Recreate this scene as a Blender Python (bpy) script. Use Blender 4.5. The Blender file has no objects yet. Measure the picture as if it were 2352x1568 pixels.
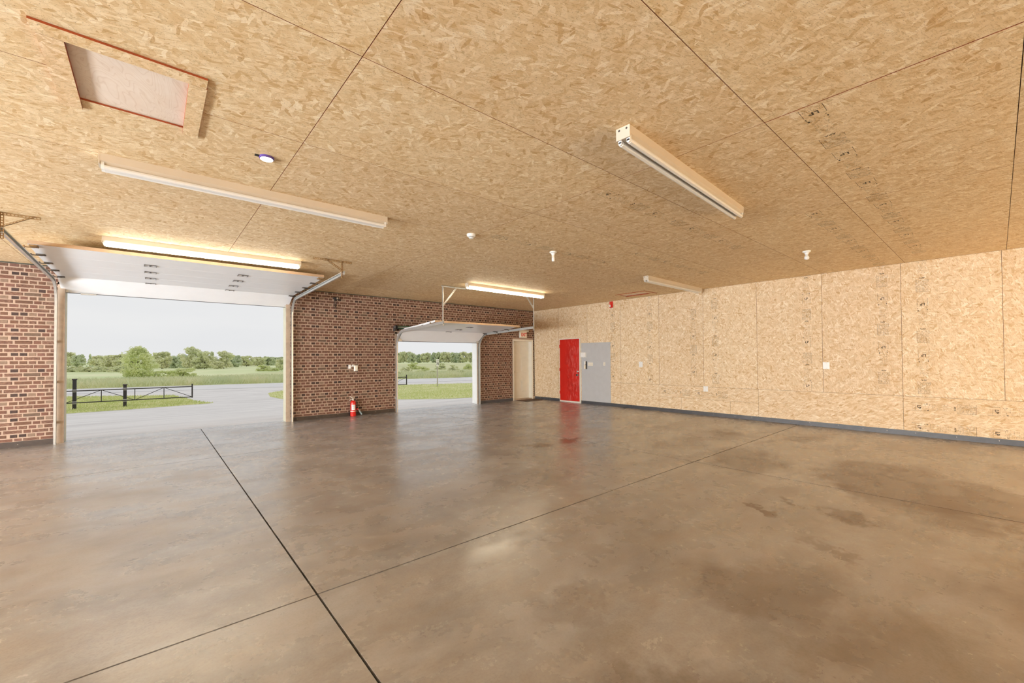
import bpy, bmesh, math, random
from mathutils import Vector, Matrix

# ------------------------------------------------------------------ calibration
IMW, IMH = 2352, 1568
F_PX, YAW, PITCH, ROLL, CY = 958.72, math.radians(40.694), math.radians(0.899), math.radians(-0.412), 808.07
HC = 1.426          # camera height
H = 3.10            # ceiling height
D = 10.732          # front (brick) wall plane, y
W = 10.270          # right (board) wall plane, x
XL, YB = -10.0, -9.0 # unseen left and back walls

col = bpy.context.scene.collection
scene = bpy.context.scene

# ------------------------------------------------------------------ camera
def cam_axes():
    cy, sy = math.cos(YAW), math.sin(YAW)
    f = Vector((sy*math.cos(PITCH), cy*math.cos(PITCH), math.sin(PITCH)))
    r = Vector((cy, -sy, 0)); u = r.cross(f)
    return f, r*math.cos(ROLL)+u*math.sin(ROLL), -r*math.sin(ROLL)+u*math.cos(ROLL)
FWD, RGT, UPV = cam_axes()
cd = bpy.data.cameras.new('camera'); cam = bpy.data.objects.new('camera', cd); col.objects.link(cam)
cd.sensor_fit = 'HORIZONTAL'; cd.sensor_width = 36.0
cd.lens = F_PX/IMW*36.0
cd.shift_y = (CY-IMH/2)/IMW
cd.clip_start = 0.05; cd.clip_end = 3000
m = Matrix((RGT, UPV, -FWD)).transposed().to_4x4(); m.translation = Vector((0, 0, HC))
cam.matrix_world = m
scene.camera = cam

def ray(px, py):
    return FWD + RGT*((px-IMW/2)/F_PX) - UPV*((py-CY)/F_PX)

# ------------------------------------------------------------------ world (overcast, no sun to be seen), exposure
SKY = 0.87
TUBE = 21.0
FILL_BAY = 590.0  # strength of the added fill bars on the unseen left
FILL_REAR = 350.0  # strength of the added fill bars behind the camera
w = bpy.data.worlds.new('overcast_sky'); scene.world = w; w.use_nodes = True
w.cycles.sampling_method = 'NONE'      # an even overcast sky: no bright spot to aim at
nt = w.node_tree; nt.nodes.clear()
out = nt.nodes.new('ShaderNodeOutputWorld'); bg = nt.nodes.new('ShaderNodeBackground')
tc = nt.nodes.new('ShaderNodeTexCoord'); nz = nt.nodes.new('ShaderNodeTexNoise'); rp = nt.nodes.new('ShaderNodeValToRGB')
mp = nt.nodes.new('ShaderNodeMapping'); mp.inputs['Scale'].default_value = (1.2, 1.2, 6.0)
nz.inputs['Scale'].default_value = 1.6; nz.inputs['Detail'].default_value = 4
rp.color_ramp.elements[0].position = 0.3; rp.color_ramp.elements[1].position = 0.75
rp.color_ramp.elements[0].color = (0.90, 0.91, 0.93, 1); rp.color_ramp.elements[1].color = (1.0, 1.0, 0.99, 1)
nt.links.new(tc.outputs['Generated'], mp.inputs['Vector']); nt.links.new(mp.outputs['Vector'], nz.inputs['Vector'])
nt.links.new(nz.outputs['Fac'], rp.inputs['Fac']); nt.links.new(rp.outputs['Color'], bg.inputs['Color'])
bg.inputs['Strength'].default_value = SKY
nt.links.new(bg.outputs['Background'], out.inputs['Surface'])

vs = scene.view_settings
vs.view_transform = 'Standard'; vs.look = 'None'; vs.gamma = 1.0; vs.use_curve_mapping = False
vs.exposure = 0.0
try:
    scene.cycles.use_denoising = True
    scene.cycles.max_bounces = 7; scene.cycles.diffuse_bounces = 5; scene.cycles.glossy_bounces = 3
    scene.cycles.use_adaptive_sampling = True; scene.cycles.adaptive_threshold = 0.06; scene.cycles.adaptive_min_samples = 16
    scene.cycles.transparent_max_bounces = 8
    scene.cycles.sample_clamp_indirect = 6.0
    scene.cycles.caustics_reflective = False; scene.cycles.caustics_refractive = False
except Exception:
    pass

# ------------------------------------------------------------------ materials
MATS = {}
def srgb(r, g, b):
    f = lambda c: (c/255/12.92) if c/255 <= 0.04045 else ((c/255+0.055)/1.055)**2.4
    return (f(r), f(g), f(b))

class NT:
    """small node-graph helper"""
    def __init__(s, name):
        s.m = bpy.data.materials.new(name); s.m.use_nodes = True
        s.t = s.m.node_tree; s.t.nodes.clear()
        s.o = s.n('ShaderNodeOutputMaterial'); s.b = s.n('ShaderNodeBsdfPrincipled')
        s.l(s.b.outputs[0], s.o.inputs['Surface']); MATS[name] = s.m
    def n(s, t, **k):
        x = s.t.nodes.new(t)
        for a, v in k.items(): setattr(x, a, v)
        return x
    def l(s, a, b): s.t.links.new(a, b)
    def put(s, inp, v):
        if hasattr(v, 'links'): s.l(v, inp)
        elif isinstance(v, (tuple, list)) and inp.type == 'RGBA' and len(v) == 3: inp.default_value = (*v, 1)
        else: inp.default_value = v
    def math(s, op, a, b=0.0, clamp=False):
        x = s.n('ShaderNodeMath', operation=op, use_clamp=clamp); s.put(x.inputs[0], a); s.put(x.inputs[1], b); return x.outputs[0]
    def vmath(s, op, a, b):
        x = s.n('ShaderNodeVectorMath', operation=op); s.put(x.inputs[0], a); s.put(x.inputs[1], b)
        return x.outputs['Value'] if op in ('LENGTH', 'DOT_PRODUCT', 'DISTANCE') else x.outputs['Vector']
    def mix(s, f, a, b, mode='MIX'):
        x = s.n('ShaderNodeMix', data_type='RGBA', blend_type=mode, clamp_factor=True)
        s.put(x.inputs[0], f); s.put(x.inputs[6], a); s.put(x.inputs[7], b); return x.outputs[2]
    def ramp(s, f, stops, interp='LINEAR'):
        x = s.n('ShaderNodeValToRGB'); r = x.color_ramp; r.interpolation = interp
        while len(r.elements) < len(stops): r.elements.new(0.5)
        for e, (p, c) in zip(r.elements, stops):
            e.position = p; e.color = (*c, 1) if len(c) == 3 else c
        s.put(x.inputs['Fac'], f); return x.outputs['Color']
    def noise(s, vec, scale, detail=3.0, rough=0.55, dist=0.0, dims='3D'):
        x = s.n('ShaderNodeTexNoise', noise_dimensions=dims); s.put(x.inputs['Vector'], vec)
        x.inputs['Scale'].default_value = scale; x.inputs['Detail'].default_value = detail
        x.inputs['Roughness'].default_value = rough; x.inputs['Distortion'].default_value = dist
        return x.outputs['Fac'], x.outputs['Color']
    def mapping(s, vec, loc=(0, 0, 0), rot=(0, 0, 0), sc=(1, 1, 1)):
        x = s.n('ShaderNodeMapping'); s.put(x.inputs['Vector'], vec)
        s.put(x.inputs['Location'], loc); s.put(x.inputs['Rotation'], rot); s.put(x.inputs['Scale'], sc); return x.outputs[0]
    def rs(s, vec, loc=(0, 0, 0), rot=0.0, sc=(1, 1, 1)):
        """turn first, then stretch"""
        return s.mapping(s.mapping(vec, loc, (0, 0, rot)), sc=sc)
    def pos(s): return s.n('ShaderNodeNewGeometry').outputs['Position']
    def bump(s, h, strength=0.2, dist=0.01):
        x = s.n('ShaderNodeBump'); x.inputs['Strength'].default_value = strength; x.inputs['Distance'].default_value = dist
        s.put(x.inputs['Height'], h); s.l(x.outputs[0], s.b.inputs['Normal'])
    def set(s, **k):
        for a, v in k.items(): s.put(s.b.inputs[a.replace('_', ' ')], v)
        return s.m

def plain(name, c, rough=0.5, metal=0.0, var=0.06, scale=12.0, spec=0.5):
    """one colour with a slight procedural mottling"""
    t = NT(name); f, _ = t.noise(t.pos(), scale, 3)
    lo = tuple(x*(1-var) for x in c); hi = tuple(min(1, x*(1+var)) for x in c)
    t.set(Base_Color=t.ramp(f, [(0.3, lo), (0.7, hi)]), Roughness=rough, Metallic=metal)
    t.b.inputs['Specular IOR Level'].default_value = spec
    return t.m

def osb(name, axes, ang=0.0, tone=(1, 1, 1), loose=1.0):
    t = NT(name)
    p = t.pos(); sp = t.n('ShaderNodeSeparateXYZ'); t.l(p, sp.inputs[0])
    cb = t.n('ShaderNodeCombineXYZ'); t.l(sp.outputs[axes[0]], cb.inputs[0]); t.l(sp.outputs[axes[1]], cb.inputs[1])
    oi = t.n('ShaderNodeObjectInfo'); rnd = oi.outputs['Random']
    off = t.n('ShaderNodeCombineXYZ'); t.l(t.math('MULTIPLY', rnd, 71.3), off.inputs[0]); t.l(t.math('MULTIPLY', rnd, 37.7), off.inputs[1])
    v = t.vmath('ADD', cb.outputs[0], off.outputs[0])
    _, nc = t.noise(v, 14.0, 1, dims='2D')
    dv = t.vmath('SCALE', t.vmath('SUBTRACT', nc, (0.5, 0.5, 0.5)), (0, 0, 0)); 
    dv.node.inputs['Scale'].default_value = 0.016
    v = t.vmath('ADD', v, dv)
    f0, _ = t.noise(v, 55, 4, 0.65, dims='2D')
    c = t.ramp(f0, [(0.28, srgb(206, 178, 138)), (0.5, srgb(228, 206, 172)), (0.75, srgb(240, 222, 192))])
    layers = [(0.0, 9, 30, 0.40), (0.85, 10, 38, 0.52), (-0.8, 10, 36, 0.55), (1.5, 12, 44, 0.68), (0.35, 16, 70, 0.72)]
    stops = [(0.0, srgb(198, 158, 108)), (0.08, srgb(216, 184, 140)), (0.45, srgb(230, 206, 170)), (0.85, srgb(240, 220, 190)), (1.0, srgb(252, 240, 220))]
    for i, (a, sx, sy, th) in enumerate(layers):
        vv = t.rs(v, (i*3.7, i*1.9, 0), (a*loose)+ang, (sx, sy, 1))
        vo = t.n('ShaderNodeTexVoronoi', voronoi_dimensions='2D', feature='F1'); t.put(vo.inputs['Vector'], vv); vo.inputs['Scale'].default_value = 1.0
        vo.inputs['Randomness'].default_value = 1.0
        s3 = t.n('ShaderNodeSeparateColor'); t.l(vo.outputs['Color'], s3.inputs[0])
        mask = t.math('GREATER_THAN', s3.outputs[0], th)
        # thin frayed rim of each strand
        rim = t.math('LESS_THAN', vo.outputs['Distance'], 0.62)
        c = t.mix(t.math('MULTIPLY', t.math('MULTIPLY', mask, rim), 0.78), c, t.ramp(s3.outputs[1], stops))
    g, _ = t.noise(t.rs(v, rot=ang+.3, sc=(26, 150, 1)), 1.0, 2, dims='2D')
    c = t.mix(0.5, c, t.ramp(g, [(0.28, (0.66, 0.54, 0.42)), (0.46, (1, 1, 1))]), 'MULTIPLY')
    k, _ = t.noise(v, 120, 2, dims='2D')
    c = t.mix(t.math('MULTIPLY', t.math('GREATER_THAN', k, 0.70), 0.55), c, srgb(110, 68, 30))
    tint = t.ramp(rnd, [(0, tuple(x*0.95 for x in tone)), (1, tuple(min(1, x*1.03) for x in tone))])
    c = t.mix(1.0, c, tint, 'MULTIPLY')
    t.set(Base_Color=c, Roughness=0.62); t.bump(f0, 0.12, 0.002)
    t.b.inputs['Specular IOR Level'].default_value = 0.35
    return t.m

osb('osb_ceiling', (0, 1), 0.0, (0.99, 0.94, 0.83))
osb('osb_wall', (1, 2), 1.57, (1.0, 0.98, 0.95))
osb('osb_wall_low', (1, 2), 0.0, (1.0, 0.98, 0.95), 0.45)
osb('osb_trim', (0, 1), 0.5, (1.0, 0.92, 0.80))

def plywood():
    t = NT('plywood'); p = t.pos(); v = t.rs(p, (0.3, 0, 0), 0.25, (5.0, 1.3, 1))
    f0, _ = t.noise(v, 1.6, 2, 0.5, 0.6)
    wv = t.math('FRACT', t.math('MULTIPLY', f0, 16.0)); f, _ = t.noise(p, 6, 3)
    c = t.ramp(wv, [(0.0, srgb(216, 190, 164)), (0.12, srgb(238, 220, 200)), (0.8, srgb(242, 226, 208)), (1, srgb(226, 204, 180))])
    c = t.mix(0.45, c, t.ramp(f, [(0.3, srgb(222, 200, 180)), (0.7, srgb(242, 228, 214))]))
    return t.set(Base_Color=c, Roughness=0.6)
plywood()

def concrete():
    t = NT('concrete'); p = t.pos()
    f1, c1 = t.noise(p, 0.5, 4, 0.6, 0.3); f2, _ = t.noise(t.mapping(p, (7, 3, 0)), 2.6, 7, 0.68, 0.2); f3, _ = t.noise(p, 70, 3, 0.65)
    f5, _ = t.noise(t.mapping(p, (2, 9, 0), (0, 0, 0.7), (1, 2.2, 1)), 1.6, 5, 0.68, 0.2)
    c = t.ramp(f1, [(0.28, srgb(140, 137, 137)), (0.50, srgb(163, 162, 165)), (0.72, srgb(177, 179, 185))])
    c = t.mix(0.5, c, t.ramp(f2, [(0.22, srgb(115, 110, 106)), (0.46, srgb(156, 154, 156)), (0.60, srgb(171, 172, 175)), (0.8, srgb(198, 200, 206))]))
    c = t.mix(t.ramp(f5, [(0.40, (0, 0, 0)), (0.80, (0.6, 0.6, 0.6))]), c, srgb(154, 138, 119))
    c = t.mix(0.4, c, t.ramp(f3, [(0.22, (0.55, 0.53, 0.50)), (0.55, (1, 1, 1))]), 'MULTIPLY')
    # tyre-coloured smudges
    f4, _ = t.noise(t.mapping(p, (1.3, 8.2, 0), (0, 0, 0.6), (1, 1.6, 1)), 1.2, 6, 0.7, 0.3)
    c = t.mix(t.ramp(f4, [(0.46, (0, 0, 0)), (0.76, (0.65, 0.65, 0.65))]), c, srgb(103, 95, 91))
    # oil stains at their places
    _, dn = t.noise(p, 3.2, 4, 0.72)
    dv = t.vmath('SCALE', t.vmath('SUBTRACT', dn, (0.5, 0.5, 0.5)), (0, 0, 0)); dv.node.inputs['Scale'].default_value = 0.9
    pp = t.vmath('ADD', p, dv)
    stains = [(4.84, 4.91, .28, .10, 0.5, .8), (5.48, 4.82, .26, .14, -.2, .9), (8.2, 3.45, .45, .3, -.5, .7), (8.6, 2.14, .45, .2, .3, .6),
              (6.2, 2.3, .75, .38, -.4, .75), (6.9, 3.4, .8, .4, .2, .35), (6.3, 0.75, 1.0, .6, -.35, 1.25), (6.15, 0.05, .6, .5, .2, 1.25), (5.85, -0.35, .8, .35, 0, 1.0),
              (5.25, 0.28, .35, .3, .3, .6), (4.75, 1.35, .17, .08, -.5, .85), (4.31, 1.46, .18, .07, -.6, .8), (4.7, 0.89, .22, .1, -.8, .7),
              (3.75, 0.84, .2, .1, -.7, .45), (1.85, 1.62, .2, .16, 0, .22), (2.25, 2.5, .2, .1, .3, .35), (2.9, 0.9, .5, .3, .5, .4), (3.4, 3.6, .5, .3, .1, .35),
              (1.5, 0.7, .5, .4, .2, .4), (2.6, 0.2, .6, .4, 0, .35), (4.2, -0.3, .7, .4, .2, .4)]
    acc = None
    for (x, y, rx, ry, a, k) in stains:
        vv = t.rs(t.vmath('SUBTRACT', pp, (x, y, 0)), rot=a, sc=(1/rx, 1/ry, 0))
        d = t.vmath('LENGTH', vv, (0, 0, 0))
        s = t.math('MULTIPLY', t.math('MULTIPLY', t.math('SUBTRACT', 1.3, d, True), 1.7, True), k, True)
        acc = s if acc is None else t.math('MAXIMUM', acc, s)
    acc = t.math('MULTIPLY', acc, t.math('ADD', 0.75, f2), True)
    c = t.mix(t.math('MULTIPLY', acc, 0.92), c, srgb(84, 60, 32))
    # worn sealer: glossy film with dull matt patches of their own shape
    dull, _ = t.noise(t.mapping(p, (4, 4, 0), (0, 0, 0.9), (1, 1.7, 1)), 0.8, 5, 0.66, 0.3)
    dmap = [(-0.31, 6.1, .45, .35, .2), (-0.2, 4.6, .5, .35, .5), (-.55, 4.2, .4, .3, .1), (.4, 6.6, .35, .2, 0)]
    dm = None
    for (x, y, rx, ry, a) in dmap:
        vv = t.rs(t.vmath('SUBTRACT', pp, (x, y, 0)), rot=a, sc=(1/rx, 1/ry, 0))
        s = t.math('SUBTRACT', 1.5, t.vmath('LENGTH', vv, (0, 0, 0)), True)
        dm = s if dm is None else t.math('MAXIMUM', dm, s)
    rf = t.ramp(dull, [(0.25, (0.0,)*3), (0.80, (0.5,)*3)])
    rough = t.math('ADD', t.math('MULTIPLY', dm, 0.30), rf, True)
    rough = t.math('ADD', rough, t.math('MULTIPLY', t.math('SUBTRACT', f2, 0.5), 0.9), True)
    t.set(Base_Color=c, Roughness=0.5); t.bump(t.math('ADD', f3, t.math('MULTIPLY', f2, 1.5)), 0.05, 0.003)
    t.b.inputs['Specular IOR Level'].default_value = 0.5
    t.put(t.b.inputs['Coat Weight'], t.math('SUBTRACT', 1.0, t.math('MULTIPLY', rough, 0.9), True)); t.b.inputs['Coat IOR'].default_value = 1.75
    t.put(t.b.inputs['Coat Roughness'], t.math('ADD', 0.2, t.math('MULTIPLY', rough, 0.3)))
    return t.m
concrete()

def brickmat(name, lo, mid, hi, sc=22):
    t = NT(name); p = t.pos(); f, _ = t.noise(t.mapping(p, sc=(1, 1, 2.2)), sc, 5, 0.65); g, _ = t.noise(p, 5.0, 2)
    c = t.ramp(f, [(0.28, lo), (0.5, mid), (0.74, hi)])
    c = t.mix(0.25, c, t.ramp(g, [(0.35, (0.75, 0.75, 0.75)), (0.65, (1, 1, 1))]), 'MULTIPLY')
    t.set(Base_Color=c, Roughness=0.75); t.bump(f, 0.15, 0.002); return t.m
brickmat('brick_red', srgb(80, 51, 36), srgb(104, 67, 51), srgb(123, 86, 67))
brickmat('brick_brown', srgb(75, 49, 33), srgb(98, 66, 47), srgb(116, 83, 63))
brickmat('brick_rose', srgb(86, 55, 44), srgb(112, 75, 61), srgb(129, 94, 78))
brickmat('brick_dark', srgb(39, 25, 21), srgb(58, 38, 30), srgb(75, 51, 41))
brickmat('brick_light', srgb(109, 86, 69), srgb(126, 102, 84), srgb(140, 117, 98))
brickmat('brick_grey', srgb(77, 58, 44), srgb(96, 75, 59), srgb(116, 95, 78))
brickmat('brick_mottled', srgb(70, 44, 33), srgb(104, 70, 53), srgb(151, 122, 102), 26)
plain('mortar', srgb(170, 146, 128), 0.85, 0, 0.08, 30)
plain('white_paint', srgb(236, 234, 230), 0.38, 0, 0.02, 8)
plain('door_white', srgb(247, 246, 246), 0.34, 0, 0.015, 5)
plain('cream_paint', srgb(226, 220, 206), 0.45, 0, 0.03, 6)
plain('fixture_white', srgb(208, 194, 174), 0.42, 0, 0.02, 5)
plain('white_plastic', srgb(235, 234, 230), 0.35, 0, 0.02, 20)
plain('ivory_plastic', srgb(238, 230, 212), 0.4, 0, 0.02, 20)
plain('galvanised', srgb(205, 204, 200), 0.32, 0.55, 0.06, 25)
plain('steel_dark', srgb(92, 86, 82), 0.45, 0.6, 0.12, 40)
plain('angle_iron', srgb(150, 118, 78), 0.55, 0.35, 0.15, 40)
plain('black_plastic', srgb(36, 33, 32), 0.5, 0, 0.1, 30)
plain('black_metal', srgb(58, 54, 54), 0.5, 0.2, 0.1, 30)
plain('rubber_brown', srgb(60, 48, 40), 0.6, 0, 0.18, 14)
plain('rubber_grey', srgb(70, 70, 73), 0.42, 0, 0.14, 10)
plain('green_paint', srgb(74, 112, 88), 0.5, 0, 0.1, 12)
plain('trim_dark', srgb(52, 52, 40), 0.6, 0, 0.15, 14)
plain('jamb_wood', srgb(176, 156, 136), 0.6, 0, 0.12, 9)
plain('casing_olive', srgb(196, 190, 166), 0.55, 0, 0.06, 9)
plain('edge_shade', srgb(186, 156, 126), 0.5, 0, 0.08, 8)  # shade on the white leaf edge, given as a colour
plain('grey_board', srgb(186, 186, 186), 0.5, 0, 0.03, 7)
plain('mat_brown', srgb(96, 74, 60), 0.9, 0, 0.2, 60)
plain('joint_dark', srgb(46, 38, 34), 0.9, 0, 0.2, 30)
plain('red_gloss', srgb(206, 34, 26), 0.28, 0, 0.05, 10)
plain('exit_red', srgb(216, 70, 52), 0.4, 0, 0.03, 10)
plain('chrome', srgb(214, 210, 204), 0.22, 0.9, 0.03, 20)
plain('violet_ring', srgb(96, 72, 150), 0.4, 0, 0.05, 20)
plain('roof_dark', srgb(90, 80, 70), 0.9, 0, 0.1, 4)
plain('edge_sealer', srgb(150, 66, 22), 0.7, 0, 0.2, 18)
plain('gap_brown', srgb(92, 44, 18), 0.8, 0, 0.2, 8)
plain('nozzle_grey', srgb(150, 170, 175), 0.4, 0, 0.05, 20)

def red_door_mat():
    t = NT('red_door'); p = t.pos()
    f, _ = t.noise(t.mapping(p, sc=(1, 5.0, 1.3)), 3.2, 6, 0.68, 0.6); g, _ = t.noise(p, 1.6, 2)
    sp = t.n('ShaderNodeSeparateXYZ'); t.l(p, sp.inputs[0])
    near = t.math('SUBTRACT', 1.15, t.math('MULTIPLY', t.math('ABSOLUTE', t.math('SUBTRACT', sp.outputs[1], 8.86)), 2.6), True)
    wear = t.math('MULTIPLY', near, t.math('MULTIPLY', t.math('SUBTRACT', f, 0.47, True), 4.0, True), True)
    c = t.mix(t.math('MULTIPLY', wear, 0.5), srgb(198, 34, 22), srgb(228, 150, 140))
    return t.set(Base_Color=c, Roughness=t.math('ADD', 0.28, t.math('MULTIPLY', wear, 0.3)))
red_door_mat()

def ink():
    t = NT('stamp_ink'); p = t.pos(); f, _ = t.noise(p, 60, 3, 0.6)
    t.set(Base_Color=srgb(62, 48, 30), Roughness=0.8)
    tr = t.n('ShaderNodeBsdfTransparent'); mx = t.n('ShaderNodeMixShader')
    t.l(t.ramp(f, [(0.30, (0.25,)*3), (0.55, (0.95,)*3)]), mx.inputs[0]); t.l(tr.outputs[0], mx.inputs[1]); t.l(t.b.outputs[0], mx.inputs[2])
    t.l(mx.outputs[0], t.o.inputs['Surface'])
    t2 = NT('stamp_ink_fine')
    f, _ = t2.noise(t2.pos(), 45, 3, 0.6)
    t2.set(Base_Color=srgb(84, 64, 38), Roughness=0.8)
    tr = t2.n('ShaderNodeBsdfTransparent'); mx = t2.n('ShaderNodeMixShader')
    t2.l(t2.ramp(f, [(0.38, (0.0,)*3), (0.66, (0.62,)*3)]), mx.inputs[0]); t2.l(tr.outputs[0], mx.inputs[1]); t2.l(t2.b.outputs[0], mx.inputs[2])
    t2.l(mx.outputs[0], t2.o.inputs['Surface'])
ink()

def emitter(name, c, strength):
    t = NT(name); t.set(Base_Color=(0.9, 0.9, 0.88), Roughness=0.4)
    t.b.inputs['Emission Color'].default_value = (*c, 1); t.b.inputs['Emission Strength'].default_value = strength
    return t.m
emitter('tube_lit', (1.0, 0.90, 0.70), TUBE)
emitter('fill_cool', (0.84, 0.92, 1.0), FILL_BAY)  # cool glow of the added left fill bars
emitter('fill_warm', (1.0, 0.87, 0.64), FILL_REAR)  # warm glow of the added rear fill bars
emitter('puck_glow', (1.0, 0.98, 0.95), 1.2)
plain('tube_off', srgb(232, 230, 226), 0.2, 0, 0.01, 5)

# outdoors
def gravel():
    t = NT('gravel'); p = t.pos(); f, _ = t.noise(t.mapping(p, sc=(0.35, 1.6, 1)), 0.8, 6, 0.65, 0.5); g, _ = t.noise(p, 30, 3, 0.7)
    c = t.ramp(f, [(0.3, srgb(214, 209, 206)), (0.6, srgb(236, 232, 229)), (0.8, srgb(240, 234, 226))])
    c = t.mix(0.3, c, t.ramp(g, [(0.3, (0.75, 0.75, 0.75)), (0.6, (1, 1, 1))]), 'MULTIPLY')
    t.set(Base_Color=c, Roughness=0.9); t.bump(g, 0.2, 0.01); return t.m
gravel()
def grassmat(name, a, b, c3, sc=0.7):
    t = NT(name); f, _ = t.noise(t.mapping(t.pos(), sc=(1, 1, 1)), sc, 6, 0.68); g, _ = t.noise(t.pos(), 9, 3)
    c = t.ramp(f, [(0.3, a), (0.52, b), (0.72, c3)])
    c = t.mix(0.25, c, t.ramp(g, [(0.3, (0.65, 0.65, 0.65)), (0.65, (1, 1, 1))]), 'MULTIPLY')
    t.set(Base_Color=c, Roughness=0.9); t.b.inputs['Specular IOR Level'].default_value = 0.1
    if name.startswith(('leaf', 'blade')):      # thin leaves let light through
        tl = t.n('ShaderNodeBsdfTranslucent'); t.l(c, tl.inputs['Color']); mx = t.n('ShaderNodeMixShader'); mx.inputs[0].default_value = 0.5
        t.l(t.b.outputs[0], mx.inputs[1]); t.l(tl.outputs[0], mx.inputs[2]); t.l(mx.outputs[0], t.o.inputs['Surface'])
    return t.m
grassmat('verge_ground', srgb(196, 202, 132), srgb(220, 220, 160), srgb(232, 224, 180))
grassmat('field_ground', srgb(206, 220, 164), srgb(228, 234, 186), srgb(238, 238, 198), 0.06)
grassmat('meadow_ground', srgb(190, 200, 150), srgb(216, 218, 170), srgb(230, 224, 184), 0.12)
grassmat('blade_green', srgb(184, 200, 120), srgb(214, 220, 152), srgb(232, 226, 176), 1.2)
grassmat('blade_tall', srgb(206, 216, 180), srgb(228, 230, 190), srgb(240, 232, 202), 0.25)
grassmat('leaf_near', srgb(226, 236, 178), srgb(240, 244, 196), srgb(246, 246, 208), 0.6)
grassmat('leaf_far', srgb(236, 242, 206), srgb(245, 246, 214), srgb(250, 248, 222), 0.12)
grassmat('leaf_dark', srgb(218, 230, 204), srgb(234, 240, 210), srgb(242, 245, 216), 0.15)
plain('bark', srgb(96, 84, 70), 0.9, 0, 0.2, 6)
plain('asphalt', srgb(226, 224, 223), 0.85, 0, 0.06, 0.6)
plain('road_paint', srgb(240, 240, 236), 0.7, 0, 0.03, 3)
plain('sign_white', srgb(246, 244, 230), 0.5, 0, 0.02, 3)
plain('sign_black', srgb(60, 56, 60), 0.5, 0, 0.05, 3)
plain('post_grey', srgb(190, 182, 170), 0.6, 0.3, 0.08, 3)

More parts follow.
